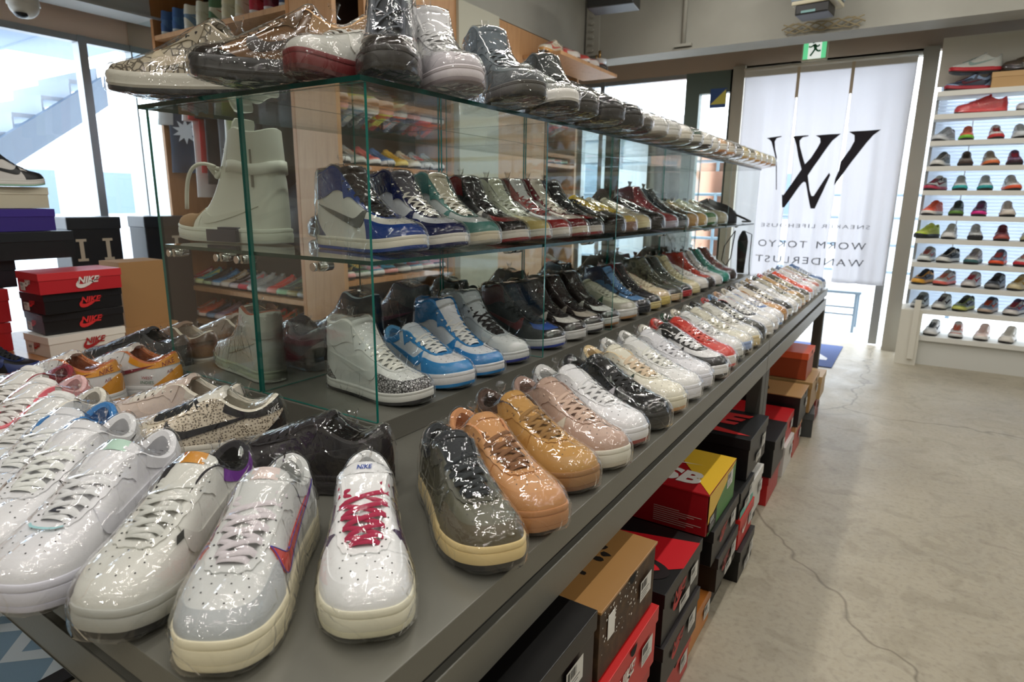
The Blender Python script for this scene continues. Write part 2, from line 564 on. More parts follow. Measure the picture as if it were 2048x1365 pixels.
def build_parts(kind, q=1):
    """returns {part: (mesh data, number of slots)}; q = quality (2 near, 1 far, 0 tiny)"""
    L = Last(kind)
    NU = {2: 112, 1: 56, 0: 32}[q]
    NT = {2: 14, 1: 8, 0: 5}[q]
    parts = {}
    us = frange(-1, 1, NU + 1)
    # ---- sole
    def lift(x):
        return L.bend((x, 0, 0)).z
    def ring(u, off, z):
        p = L.outline(u, off)
        return L.bend((p[0], p[1], z))
    ks, ov = L.ks, L.over
    def sole_rings(prof):
        return [[ring(u, ov + o, z * ks) for o, z in prof] for u in us[:-1]]
    mo = MB()
    pr = [(-.030, .001), (-.004, .0), (-.0005, .0015), (.0002, .004), (.0, .0085), (-.003, .009)]
    G = sole_rings(pr)
    mo.grid(G, 0, closed_u=True)
    mo.add([r[0] for r in G], [tuple(range(len(G)))], 0)
    mm = MB()
    if kind == 'run':
        pr = [(-.004, .0085), (-.0005, .0088), (.002, .013), (.0005, .018), (.002, .024), (.0, .030), (-.004, .034), (-.010, .035)]
    elif kind == 'high':
        pr = [(-.004, .0085), (-.0004, .0088), (.0004, .012), (.0002, .019), (-.0006, .0225), (-.0014, .0231), (-.0013, .0242), (-.0004, .0248), (.0, .029), (-.002, .032), (-.006, .033), (-.012, .033)]
    else:
        pr = [(-.004, .0085), (-.0004, .0088), (.0006, .013), (.0004, .0205), (-.0004, .0235), (-.0014, .0241), (-.0014, .0254), (-.0003, .026), (.0, .031), (-.0015, .0335), (-.005, .0345), (-.012, .0345)]
    if q == 0:
        pr = pr[::2] + [pr[-1]]
    G = sole_rings(pr)
    mm.grid(G, 0, closed_u=True)
    parts['outsole'] = mo
    parts['midsole'] = mm
    # ---- upper shell: slot 0 quarter, slot 1 toe box, slot 2 holes
    mu = MB()
    ts = frange(0, 1, NT + 1)
    cut = .20
    for k in range(NU):
        u0, u1 = us[k], us[k + 1]
        toe = abs((u0 + u1) / 2) < cut
        mu.grid([[L.S(u, t) for t in ts] for u in (u0, u1)], 1 if toe else 0)
    if q == 2 and kind in ('low', 'high'):   # toe perforations
        for (row_t, cnt, w) in ((.50, 4, .085), (.60, 5, .105), (.70, 4, .10), (.79, 5, .12)):
            for i in range(cnt):
                u = -w + 2 * w * i / (cnt - 1)
                c = L.S(u, row_t, .0004)
                e1 = (L.S(u + .01, row_t, .0004) - c).normalized()
                e2 = (L.S(u, row_t + .02, .0004) - c)
                e2 = (e2 - e1 * e2.dot(e1)).normalized()
                mu.add([c + (e1 * math.cos(a) + e2 * math.sin(a)) * .0011 for a in [k * PI / 3 for k in range(6)]], [tuple(range(6))], 2)
    parts['upper'] = mu
    # ---- toe cap (mudguard)
    mc = MB()
    W = .31
    n = {2: 48, 1: 24, 0: 12}[q]
    def cap_hi(u):
        k = abs(u) / W
        return .43 - .10 * math.exp(-(u / .05) ** 2) * 0 + .22 * max(0, (k - .35)) ** 1.2 - .55 * max(0, k - .82) ** 1.1
    if kind == 'run':
        cap_hi = lambda u: .34 - .28 * (abs(u) / W) ** 3
    patch(mc, L, frange(-W, W, n), lambda u: 0.0, cap_hi, {2: 7, 1: 5, 0: 3}[q], .0016)
    parts['toe_cap'] = mc
    # ---- eyestay
    me = MB()
    U0 = .50 if kind != 'boot' else .5
    def st_lo(u):
        k = abs(u)
        base = .80 if k < .06 else .80 - .04 * min(1, (k - .06) / .1)
        wob = .012 * math.sin(k * 95)
        return base + (wob if kind == 'low' else 0) - .16 * max(0, (k - .40) / .1) ** 1.5
    patch(me, L, frange(-U0, U0, {2: 72, 1: 36, 0: 18}[q]), st_lo, lambda u: 1.0, {2: 5, 1: 3, 0: 2}[q], .0022)
    parts['eyestay'] = me
    # ---- heel counter (wraps the heel)
    mh = MB()
    nh = {2: 28, 1: 16, 0: 8}[q]
    def hc_hi(u):
        k = abs(u - 1) if u > 0 else abs(u + 1)
        return (.62 if kind != 'high' else .44) - (.62 if kind != 'high' else .4) * (k / .27) ** 1.6
    patch(mh, L, frange(.73, 1.27 - 0.0, nh * 2), lambda u: 0.0, hc_hi, {2: 6, 1: 4, 0: 3}[q], .0016)
    parts['heel_counter'] = mh
    # ---- ankle panel for high, collar band for low
    ma_ = MB()
    if kind in ('high', 'boot'):
        lo = lambda u: .60 + .12 * max(0, 1 - abs(abs(u) - .55) / .2) * 0 - .0
        patch(ma_, L, frange(.505, 1.495, {2: 64, 1: 32, 0: 16}[q]), lambda u: .64 - .05 * math.cos((u - 1) * 6), lambda u: 1.0, {2: 6, 1: 4, 0: 3}[q], .0022)
    else:
        patch(ma_, L, frange(.56, 1.44, {2: 56, 1: 28, 0: 14}[q]), lambda u: .80 - .10 * math.exp(-((u - 1) / .12) ** 2) if kind == 'low' else .70, lambda u: 1.0, {2: 4, 1: 3, 0: 2}[q], .0020)
    parts['collar'] = ma_
    # ---- lining: rolled rim and inside wall, insole
    ml = MB()
    G = []
    ul = frange(-1, 1, NU + 1)
    for u in ul:
        p = L.S(u, 1.0)
        ctr = Vector((max(-.115, min(.045, p.x)), 0.010 * max(0, p.x / .15) ** 2, p.z))
        inn = (ctr - p)
        inn.z = 0
        inn = inn.normalized() if inn.length > 1e-5 else Vector((-1 if p.x > 0 else 1, 0, 0))
        puff = .0055 if abs(u) > .5 else .0022
        row = [L.S(u, 1.0, .0022), p + Vector((0, 0, puff * .6)) + inn * puff * .3, p + Vector((0, 0, puff * .5)) + inn * puff, p + inn * puff * 1.7 - Vector((0, 0, .004))]
        q2 = L.S(u, .62)
        low = q2 + (Vector((ctr.x, ctr.y, q2.z)) - q2).normalized() * .006
        if abs(u) < .12:
            low = p + inn * .004 - Vector((0, 0, .02))
        low2 = Vector((low.x, low.y, .044))
        b = L.outline(u, -.006)
        row += [low, low2 if abs(u) < .12 else L.bend((b[0], b[1], .042))]
        G.append(row)
    ml.grid(G[:-1], 0, closed_u=True)
    ml.add([r[-1] for r in G[:-1]], [tuple(range(len(G) - 1))], 1)
    parts['lining'] = ml
    # ---- tongue
    mt = MB()
    G = []
    ext = {'low': .017, 'run': .017, 'high': .014, 'boot': .04}[kind]
    steps = frange(.02, .50, 12 if q else 7)
    path = []
    for u in steps:
        a, b = L.S(u, 1.0), L.S(-u, 1.0)
        m_ = (a + b) / 2
        w = (a - b).length / 2
        path.append((m_ - Vector((0, 0, .003)), max(.012, w + .004 if u < .4 else w - .001)))
    d = (path[-1][0] - path[-3][0]).normalized()
    d = (d + Vector((0, 0, .55))).normalized()
    for k in range(1, 5):
        f = k / 4
        path.append((path[len(steps) - 1][0] + d * ext * f, path[len(steps) - 1][1] * (1 - .10 * f)))
    TIP[kind] = (path[-2][0].copy(), d.copy(), path[-2][1])
    NW = 9 if q else 5
    top, bot = [], []
    for i, (c, w) in enumerate(path):
        e = (path[min(i + 1, len(path) - 1)][0] - path[max(i - 1, 0)][0]).normalized()
        nrm = Vector((-e.z, 0, e.x))
        if nrm.z < 0:
            nrm = -nrm
        th = .003 if i < len(steps) else .0045
        shrink = 1.0 if i < len(path) - 1 else .86
        rt, rb = [], []
        for j in range(NW):
            f = -1 + 2 * j / (NW - 1)
            arch = .006 * (1 - f * f)
            rt.append(c + Vector((0, f * w * shrink, 0)) + nrm * (arch + th * (1 - abs(f) ** 4)))
            rb.append(c + Vector((0, f * w * shrink, 0)) + nrm * (arch - th))
        top.append(rt + rb[::-1])
    mt.grid(top, 0, closed_v=True)
    mt.add(top[-1], [tuple(range(len(top[-1])))], 0)
    parts['tongue'] = mt
    # ---- laces
    mk = MB()
    nl = {'low': 7, 'run': 7, 'high': 8, 'boot': 7}[kind]
    uu = frange(.09, .49 if kind == 'high' else .455, nl)
    tl = .885
    def ribbon(pa, pb, lift_, wdt=.0082, th=.0016, seg=8 if q else 4):
        rows = []
        ax = (pb - pa).normalized()
        for k in range(seg + 1):
            f = k / seg
            c = pa.lerp(pb, f)
            up = Vector((0.25, 0, 1)).normalized()
            c = c + up * (lift_ * (1 - (2 * f - 1) ** 2) ** .6 if 0 < f < 1 else -.002)
            sdir = ax.cross(up).normalized()
            rows.append([c + sdir * wdt / 2 * a + up * th * b for a, b in ((-1, -.3), (-.7, .6), (0, 1), (.7, .6), (1, -.3), (0, -1))])
        mk.grid(rows, 0, closed_v=True)
        mk.add(rows[0], [tuple(range(6))], 0)
        mk.add(rows[-1], [tuple(range(6))], 0)
    for i in range(nl):
        a, b = L.S(uu[i], tl, .003), L.S(-uu[i], tl, .003)
        if i == 0:
            ribbon(a, b, .0045)
        if i < nl - 1:
            a2, b2 = L.S(uu[i + 1], tl, .003), L.S(-uu[i + 1], tl, .003)
            ribbon(a, b2, .0050)
            ribbon(b, a2, .0072)
    parts['laces'] = mk
    # ---- side logo, both sides
    if kind in ('low', 'high', 'boot') or kind == 'run':
        ms = MB()
        kx, kz = (1, 1) if kind != 'run' else (.8, .9)
        kzz = {'low': .93, 'high': 1.10, 'run': .95, 'boot': 1.1}[kind]
        nS = len(SWOOSH_TOP)
        A = np.array([[i, p[0], p[1]] for i, p in enumerate(SWOOSH_TOP)], float)
        B = np.array([[i, p[0], p[1]] for i, p in enumerate(SWOOSH_BOT)], float)
        N = {2: 33, 1: 17, 0: 9}[q]
        for side in (1, -1):
            G = []
            for k in range(N):
                f = k / (N - 1) * (nS - 1)
                a, b = hermite(A, f), hermite(B, f)
                row = []
                m_ = 5 if q == 2 else 3
                for j in range(m_):
                    w = j / (m_ - 1)
                    x = a[0] * (1 - w) + b[0] * w
                    z = a[1] * (1 - w) + b[1] * w
                    z = .030 + (z - .030) * kzz
                    u, t = L.find(x - (0.006 if kind == 'high' else 0), z, side)
                    row.append((u, t))
                G.append([L.S(row[0][0], row[0][1], -.001)] + [L.S(u, t, .0026) for u, t in row] + [L.S(row[-1][0], row[-1][1], -.001)])
            ms.grid(G, 0)
        parts['side_logo'] = ms
    # ---- eyelets
    if q == 2:
        for u in uu:
            for s in (1, -1):
                c = L.S(s * u, tl - .05, .0026)
                e1 = (L.S(s * u + .01, tl - .05, .0026) - c).normalized()
                e2 = (L.S(s * u, tl - .03, .0026) - c)
                e2 = (e2 - e1 * e2.dot(e1)).normalized()
                parts['eyestay'].add([c + (e1 * math.cos(a) + e2 * math.sin(a)) * .0014 for a in [k * PI / 3 for k in range(6)]], [tuple(range(6))], 1)
    # ---- film
    pts = []
    for nme in ('outsole', 'midsole', 'upper', 'toe_cap', 'eyestay', 'collar', 'heel_counter', 'tongue', 'laces', 'lining'):
        pts += parts[nme].v
    P = np.array(pts)
    x0, x1 = P[:, 0].min() - .0015, P[:, 0].max() + .0015
    NX = {2: 60, 1: 30, 0: 14}[q]
    NA = {2: 48, 1: 26, 0: 14}[q]
    rings = []
    for i in range(NX + 1):
        f = i / NX
        f2 = .5 - .5 * math.cos(PI * f)
        xs = x0 + (x1 - x0) * (f * .6 + f2 * .4)
        win = .006 if q else .012
        sel = P[np.abs(P[:, 0] - min(max(xs, x0 + .003), x1 - .003)) < win]
        while len(sel) < 12:
            win *= 1.5
            sel = P[np.abs(P[:, 0] - xs) < win]
        yz = sel[:, 1:]
        cyy, czz = (yz[:, 0].max() + yz[:, 0].min()) / 2, (yz[:, 1].max() + yz[:, 1].min()) / 2
        # hull support radius
        h = []
        th = [2 * PI * k / NA for k in range(NA)]
        D = np.stack([np.cos(th), np.sin(th)], 1)
        fine = np.linspace(0, 2 * PI, 145)[:-1]
        DF = np.stack([np.cos(fine), np.sin(fine)], 1)
        H = ((yz - [cyy, czz]) @ DF.T).max(0)
        for k in range(NA):
            c = D[k] @ DF.T
            ok = c > .02
            h.append(float((H[ok] / c[ok]).min()))
        rings.append([xs, cyy, czz, np.array(h)])
    R_ = np.array([r[3] for r in rings])
    CY = np.array([r[1] for r in rings])
    CZ = np.array([r[2] for r in rings])
    for _ in range(2):
        R2, Y2, Z2 = R_.copy(), CY.copy(), CZ.copy()
        R2[1:-1] = (R_[:-2] + 2 * R_[1:-1] + R_[2:]) / 4
        Z2[1:-1] = (CZ[:-2] + 2 * CZ[1:-1] + CZ[2:]) / 4
        Y2[1:-1] = (CY[:-2] + 2 * CY[1:-1] + CY[2:]) / 4
        R_, CY, CZ = np.maximum(R2, R_ * .985), Y2, Z2
    mf = MB()
    G = []
    for i, (xs, _, _, _) in enumerate(rings):
        row = []
        sc = 1.0 if 0 < i < NX else .80
        for k in range(NA):
            r = (R_[i][k] + .0022) * sc
            y = CY[i] + math.cos(th[k]) * r
            z = CZ[i] + math.sin(th[k]) * r
            v = Vector((xs, y, z))
            w = noise.noise(Vector((xs * 26, y * 60, z * 60))) * .0016 + abs(noise.noise(Vector((xs * 60 + 5, y * 34, z * 34)))) * .0018
            d = Vector((0, y - CY[i], z - CZ[i])).normalized()
            v += d * w
            v.z = max(v.z, .0003)
            row.append(v)
        G.append(row)
    mf.grid(G, 0, closed_v=True)
    mf.add(G[0], [tuple(range(NA))], 0, True)
    mf.add(G[-1], [tuple(range(NA))], 0, True)
    # gathered tuft at the ankle opening
    if q:
        zt = max(p[2] for p in parts['tongue'].v)
        xt = {'low': -.085, 'run': -.085, 'high': -.075, 'boot': -.08}[kind]
        rnd = random.Random(3)
        rows = []
        for j in range(4):
            f = j / 3
            rr = [.010, .004, .007, .012][j]
            zz = (zt if kind in ('high', 'boot') else .112) - .004 + [0, .008, .015, .024][j]
            rows.append([Vector((xt + math.cos(a * PI / 5) * rr * rnd.uniform(.4, 1.3), math.sin(a * PI / 5) * rr * rnd.uniform(.4, 1.3), zz + rnd.uniform(-.003, .004))) for a in range(10)])
        mf.grid(rows, 0, closed_v=True)
    parts['plastic_wrap'] = mf
    return parts

SLOTS = {'outsole': ['out'], 'midsole': ['mid'], 'upper': ['quarter', 'toe', 'hole'], 'toe_cap': ['cap'], 'eyestay': ['stay', 'hole'],
         'heel_counter': ['heel'], 'collar': ['collar'], 'lining': ['lining', 'insole'], 'tongue': ['tongue'], 'laces': ['lace'], 'side_logo': ['logo'], 'plastic_wrap': ['film']}
NSLOT = mat('slot', '#888888')
_proto = {}
def proto(kind, q):
    if (kind, q) not in _proto:
        ps = build_parts(kind, q)
        _proto[(kind, q)] = {k: mb.mesh(k, [NSLOT] * len(SLOTS[k]), sharp=rad(42), merge=True) for k, mb in ps.items()}
    return _proto[(kind, q)]

def smat(c, role):
    """material for a shoe colour code: '#hex', '#hex!' patent, '#hex~' suede, 'snake', 'crackle', 'camo'..."""
    if not isinstance(c, str):
        return c
    if c == 'snake':
        return mat_var('snakeskin', [(0.0, '#2c261f'), (.28, '#6b5f50'), (.42, '#cdbfa8'), (1.0, '#e6dcc8')], 260, kind='voronoi', rough=.5, bump=.3, bdist=.0006)
    if c == 'crackle':
        return mat_var('crackle_print', [(0.0, '#111111'), (.09, '#191919'), (.13, '#9a9a9a'), (1.0, '#a8a8a8')], 160, kind='crack', rough=.55, bump=.2, bdist=.0006)
    if c == 'scroll':
        return mat_var('scroll_print', [(0.0, '#4b4438'), (.06, '#5a5244'), (.12, '#a39a86'), (1.0, '#aea58f')], 75, kind='crack', rough=.4, bump=.1)
    if c == 'camo':
        return mat_var('camo_print', [(.42, '#2c2b22'), (.47, '#54563e'), (.55, '#6f6e58'), (.62, '#39402f')], 26, rough=.6, bump=.05)
    if c == 'speckle':
        return mat_var('speckled_rubber', [(.35, '#0d0c0b'), (.5, '#1d1a16'), (.62, '#5b523c'), (.75, '#8b7b45')], 34, detail=8, rough=.45, bump=.35)
    if c.endswith('!'):
        return mat('patent_leather', c[:7], .16, bump=.15, bscale=60)
    if c.endswith('~'):
        return mat('suede', c[:7], .9, bump=.5, bscale=900)
    if role in ('lace', 'tongue', 'lining', 'insole'):
        return mat('woven_fabric', c, .85, bump=.4, bscale=700)
    if role in ('mid', 'out'):
        return mat('rubber', c, .5, bump=.15, bscale=500)
    return mat('leather', c, .42, bump=.18, bscale=420)

def scheme(**k):
    """fill in missing colours from the base"""
    b = k.get('base', '#e6e6e4')
    d = dict(quarter=b, toe=b, cap=b, stay=b, heel=b, collar=b, tongue=b, lace=b, logo=b, mid='#e9e8e4', out='#e9e8e4', lining=b, hole='#3a3a3a')
    d.update(k)
    d.setdefault('insole', d['lining'])
    return d

def shoe(kind, q, cols, toe, yaw, z, label, group=None, length=.30, wrap=True, name='sneaker', mirror=False, slim=1.0, tilt=0.0):
    """toe = (x, y) of the toe tip on its support; yaw = direction the toe points"""
    c = scheme(**cols)
    P = proto(kind, q)
    k = length / .30
    a = rad(yaw)
    cx, cy = toe[0] - math.cos(a) * .152 * k, toe[1] - math.sin(a) * .152 * k
    root = thing(name, label, 'sneaker', (cx, cy, z + .0004), a, group)
    s = (k, k * (-1 if mirror else 1), k)
    if tilt:
        root.rotation_euler = (0, tilt, a)
    root.scale = s
    if slim != 1:
        root.scale = (s[0], s[1] * slim, s[2])
    for pn, me in P.items():
        if pn == 'plastic_wrap' and not wrap:
            continue
        if q == 1 and pn == 'heel_counter' and c['heel'] == c['quarter'] and False:
            continue
        ms = [FILM] if pn == 'plastic_wrap' else [smat(c[r], r) for r in SLOTS[pn]]
        mkobj(pn, me, root, mats=ms)
    return root

def kid(root, name):
    return [c for c in root.children if c.name.split('.')[0] == name][0]
def surf_text(root, kind, body, uc, tc, size, col, side=1, part='heel_counter', bold=0.0, off=.0034, flip=1):
    L = LASTS.setdefault(kind, Last(kind))
    me = text_mesh(body, size, 0, .15, bold)
    mb = MB()
    mb.add([L.S(side * (uc + flip * v.co.x / .37), min(1, max(0, tc + v.co.y / .078)), off) for v in me.vertices], [tuple(p.vertices) for p in me.polygons])
    mb.obj('lettering', mat('stitched_print', col, .6), kid(root, part))
def surf_patch(root, kind, name, us, ts, col, off=.0033, part='upper'):
    L = LASTS.setdefault(kind, Last(kind))
    g = MB()
    g.grid([[L.S(u, t_, off) for t_ in ts] for u in us])
    g.obj(name, mat('sewn_label', col, .6), kid(root, part))
LASTS = {}
def tongue_label(root, kind, col, body=None, tcol='#2a4a9a', w=.017, h=.016):
    c, d, wd = TIP[kind]
    n = Vector((-d.z, 0, d.x))
    if n.z < 0:
        n = -n
    m = frame(c + n * .0118 - d * .004, (0, -1, 0) if n.x < 0 else (0, 1, 0), d)
    z = (m.to_3x3() @ Vector((0, 0, 1)))
    if z.dot(n) < 0:
        m = frame(c + n * .0118 - d * .004, (0, 1, 0), d)
    tp = kid(root, 'tongue')
    g = MB()
    g.grid([[m @ Vector((w * a, h / 2 * b, -.0045 * a * a)) for b in (-1, 1)] for a in (-1, -.6, -.2, .2, .6, 1)])
    g.obj('tongue_label', mat('sewn_label', col, .5), tp)
    if body:
        g = MB()
        add_mesh(g, text_mesh(body, h * .55, 0, .2, .0003), m @ Matrix.Translation((0, 0, .0006)))
        g.obj('label_lettering', mat('stitched_print', tcol, .6), tp)
def logo_outline(root, kind, col):
    L = LASTS.setdefault(kind, Last(kind))
    lp = kid(root, 'side_logo')
    kz = {'low': .93, 'high': 1.1}.get(kind, 1)
    g = MB()
    for side in (1, -1):
        for arr in (SWOOSH_TOP, SWOOSH_BOT):
            A = np.array([[i, p[0], p[1]] for i, p in enumerate(arr)], float)
            pts = []
            for k in range(30):
                x, z = hermite(A, k / 29 * (len(arr) - 1))
                u, t = L.find(x, .030 + (z - .030) * kz, side)
                pts.append(L.S(u, t, .0030))
            g.tube(pts, .0006, 5)
    g.obj('logo_outline', mat('outline_ink', col, .5), lp)

_joined = {}
def joined(kind, q, wrap):
    key = (kind, q, wrap)
    if key not in _joined:
        P = build_parts(kind, q)
        mb = MB()
        order = ['quarter', 'cap', 'mid', 'out', 'lace', 'lining', 'film']
        mp = {'outsole': 3, 'midsole': 2, 'upper': 0, 'toe_cap': 1, 'eyestay': 1, 'heel_counter': 1, 'collar': 1, 'lining': 5, 'tongue': 5, 'laces': 4, 'side_logo': 4, 'plastic_wrap': 6}
        for pn, m in P.items():
            if pn == 'plastic_wrap' and not wrap:
                continue
            mb.add(m.v, m.f, mp[pn], True)
        _joined[key] = mb.mesh('sneaker', [NSLOT] * 7, sharp=rad(45), merge=False)
    return _joined[key]

def tiny(kind, cols, pos, yaw, z, label, group=None, length=.28, wrap=False, q=0):
    """a small far-away shoe: one mesh"""
    c = scheme(**cols)
    me = joined(kind, q, wrap)
    k = length / .30
    ms = [smat(c[r], r) for r in ('quarter', 'cap', 'mid', 'out', 'lace', 'lining')] + [FILM]
    o = mkobj('sneaker', me, None, (pos[0], pos[1], z + .0004), rad(yaw), mats=ms, label=label, category='sneaker', group=group)
    o.scale = (k, k, k)
    return o
# ================================================================ room
STEEL = mat('dark_steel', '#6e6d65', .32, .25, bump=.1, bscale=200)
STEEL2 = mat('leg_steel', '#4c4b47', .45, .35)
GREY = mat_var('painted_grey_beam', [(.3, '#97968d'), (.6, '#a09f96'), (.8, '#9a998f')], 2.5, rough=.7, bump=.02)
WOOD = mat_var('oak_veneer', [(.25, '#a8713f'), (.5, '#b98250'), (.75, '#a26b3a')], 3.0, detail=6, rough=.45, bump=.03, stretch=(9, 9, .7), distort=.6)
WOODP = mat_var('pale_oak_panel', [(.25, '#b3865c'), (.5, '#c1956a'), (.75, '#ab7d53')], 3.0, detail=6, rough=.45, bump=.03, stretch=(9, 9, .7), distort=.6)
DARKBACK = mat('dark_back_panel', '#3a2a20', .7)
WHITE = mat('white_paint', '#dcdcd6', .55)
ALU = mat('aluminium', '#a9aeb2', .35, .7)
BLACKP = mat('black_plastic', '#141414', .4)
CHROME = mat('chrome', '#cfcfcb', .15, 1.0)

# concrete floor
def concrete():
    m = bpy.data.materials.new('polished_concrete')
    m.use_nodes = True
    nt = m.node_tree
    b = nt.nodes['Principled BSDF']
    tc = nt.nodes.new('ShaderNodeTexCoord')
    def noi(s, d, dist=0.0):
        n = nt.nodes.new('ShaderNodeTexNoise')
        n.inputs['Scale'].default_value = s
        n.inputs['Detail'].default_value = d
        n.inputs['Distortion'].default_value = dist
        nt.links.new(tc.outputs['Object'], n.inputs['Vector'])
        return n.outputs['Fac']
    def ramp(src, st):
        r = nt.nodes.new('ShaderNodeValToRGB')
        els = r.color_ramp.elements
        while len(els) < len(st):
            els.new(.5)
        for e, (p, c) in zip(els, st):
            e.position = p
            e.color = hx(c)
        nt.links.new(src, r.inputs['Fac'])
        return r.outputs['Color']
    a = ramp(noi(1.7, 6, .5), [(.3, '#9b9484'), (.5, '#a59d8b'), (.7, '#aea795')])
    c = ramp(noi(60, 8), [(.3, '#8a8475'), (.5, '#ffffff'), (.72, '#ffffff')])
    d = ramp(noi(7, 9, 1.5), [(.35, '#a8a08c'), (.52, '#ffffff'), (.6, '#e8e4da'), (.75, '#ffffff')])
    def mul(x, y, f):
        m_ = nt.nodes.new('ShaderNodeMix')
        m_.data_type = 'RGBA'
        m_.blend_type = 'MULTIPLY'
        m_.inputs[0].default_value = f
        nt.links.new(x, m_.inputs[6])
        nt.links.new(y, m_.inputs[7])
        return m_.outputs[2]
    col = mul(mul(a, c, .22), d, .28)
    v = nt.nodes.new('ShaderNodeTexVoronoi')
    v.feature = 'DISTANCE_TO_EDGE'
    v.inputs['Scale'].default_value = .42
    no = nt.nodes.new('ShaderNodeTexNoise')
    no.inputs['Scale'].default_value = 5
    va = nt.nodes.new('ShaderNodeVectorMath')
    va.operation = 'MULTIPLY_ADD'
    va.inputs[1].default_value = (.22, .22, .22)
    nt.links.new(tc.outputs['Object'], no.inputs['Vector'])
    nt.links.new(no.outputs['Color'], va.inputs[0])
    nt.links.new(tc.outputs['Object'], va.inputs[2])
    nt.links.new(va.outputs[0], v.inputs['Vector'])
    cr = ramp(v.outputs['Distance'], [(0, '#6b6353'), (.0008, '#8a8270'), (.0016, '#ffffff')])
    col = mul(col, cr, .55)
    nt.links.new(col, b.inputs['Base Color'])
    rr = nt.nodes.new('ShaderNodeMapRange')
    rr.inputs[3].default_value = .22
    rr.inputs[4].default_value = .55
    nt.links.new(noi(5, 6, 1.0), rr.inputs[0])
    nt.links.new(rr.outputs[0], b.inputs['Roughness'])
    bu = nt.nodes.new('ShaderNodeBump')
    bu.inputs['Strength'].default_value = .15
    bu.inputs['Distance'].default_value = .002
    nt.links.new(noi(90, 6), bu.inputs['Height'])
    nt.links.new(bu.outputs[0], b.inputs['Normal'])
    return m

XL, XR, YB, YF, ZC = -4.65, 3.4, -2.6, 6.0, 3.2
g = MB(); g.box(XL - .1, XR + .1, YB - .1, YF + .12, -.1, 0)
g.obj('floor', concrete(), kind='structure')
g = MB(); g.box(XL - .1, XR + .1, YB - .1, YF + .12, ZC, ZC + .1)
g.obj('ceiling', mat('ceiling_paint', '#a9a79d', .8), kind='structure')
wallm = mat_var('wall_paint', [(.3, '#c9c7bd'), (.7, '#d2d0c6')], 2, rough=.8, bump=.02)
g = MB(); g.box(XR, XR + .1, YB - .1, YF + .12, 0, ZC); g.obj('wall_right', wallm, kind='structure')
g = MB(); g.box(XL - .1, XR + .1, YB - .1, YB, 0, ZC); g.obj('wall_back', wallm, kind='structure')
TAN = mat('tan_header', '#efd6c2', .7)  # tan lightened, the window's flare is worked into the colour
# left wall: header band above the glazing, solid part behind the shelving
g = MB(); g.box(XL - .1, XL, YB, YF + .1, 2.18, ZC); g.box(XL - .1, XL, 2.45, YF + .1, 0, 2.18); g.box(XL - .1, XL, YB, .55, 0, 2.18)
g.obj('wall_left', TAN, kind='structure')
# far wall: header and solid pieces
g = MB()
g.box(XL, XR, YF, YF + .1, 2.345, ZC)
g.box(XL, -3.05, YF, YF + .1, 0, 2.345)
g.box(2.9, XR, YF, YF + .1, 0, 2.345)
g.box(-3.05, -1.5, YF, YF + .1, 0, .25)
g.box(.02, 2.9, YF, YF + .1, 0, .12)
g.obj('wall_far', mat_var('header_paint', [(.3, '#b8a898'), (.7, '#bfae9d')], 1.5, rough=.7, bump=.02), kind='structure')

# glazing of the far wall
def window(name, x0, x1, z0, z1, mull, mt=ALU, y=YF, wd=.045):
    f = MB()
    f.box(x0, x1, y + .01, y + .07, z1 - .04, z1)
    f.box(x0, x1, y + .01, y + .07, z0, z0 + .05)
    for mx in mull:
        f.box(mx - wd / 2, mx + wd / 2, y, y + .08, z0, z1)
    o = f.obj(name, mt, kind='structure')
    p = MB(); p.box(x0, x1, y + .035, y + .041, z0 + .05, z1 - .04)
    p.obj('pane', WINGLASS, o)
    return o
window('window_1', -3.05, -1.50, .25, 2.345, [-3.03, -2.80, -1.53])
g = MB(); g.box(-1.96, -1.83, YF + .0, YF + .09, .25, 2.345); g.box(-1.83, -1.55, YF, YF + .09, 2.16, 2.345); g.box(-1.56, -1.50, YF, YF + .09, .25, 2.345)
g.obj('trim_1', mat('green_grey_frame', '#5d6d68', .5), kind='structure')
# entrance: door posts and head
POST = mat('door_post_paint', '#a39f93', .5)
g = MB()
g.box(-1.53, -1.43, YF - .05, YF + .1, 0, 2.36)
g.box(-.125, -.02, YF - .05, YF + .1, 0, 2.36)
g.box(-1.43, -.125, YF, YF + .1, 2.315, 2.36)
g.obj('trim_2', POST, kind='structure')
d = MB()
d.box(-.235, -.185, YF + .12, YF + .16, .01, 2.2)
d.box(-.185, -.17, YF + .12, YF + .16, .01, 2.2)
dd = d.obj('door_1', ALU, kind='structure')
g = MB(); g.box(-.21, -.19, YF + .09, YF + .12, .85, 1.15); g.obj('door_handle', CHROME, dd)
window('window_2', .02, 2.9, .12, 2.345, [.05, 1.4, 2.88])
# blinds behind the white shelves
SL = mat('pale_blue_slats', '#c9d4e2', .55)
b = thing('window_blind', 'pale blue slatted blind hanging behind the white sneaker shelves', 'blind', (1.45, 5.93, .35))
g = MB(); g.box(-1.44, 1.44, -.02, .02, 1.92, 1.97); g.obj('head_rail', ALU, b)
g = MB()
for i in range(76):
    z = .02 + i * .025
    g.add([(-1.43, -.006, z - .0135), (1.43, -.006, z - .0135), (1.43, .006, z + .0125), (-1.43, .006, z + .0125)], [(0, 1, 2, 3)])
g.obj('slats', SL, b)
g = MB()
for x in (-1.2, -.4, .4, 1.2):
    g.box(x - .004, x + .004, -.016, -.014, 0, 1.95)
g.obj('cord', mat('white_cord', '#e8ecf0', .7), b)
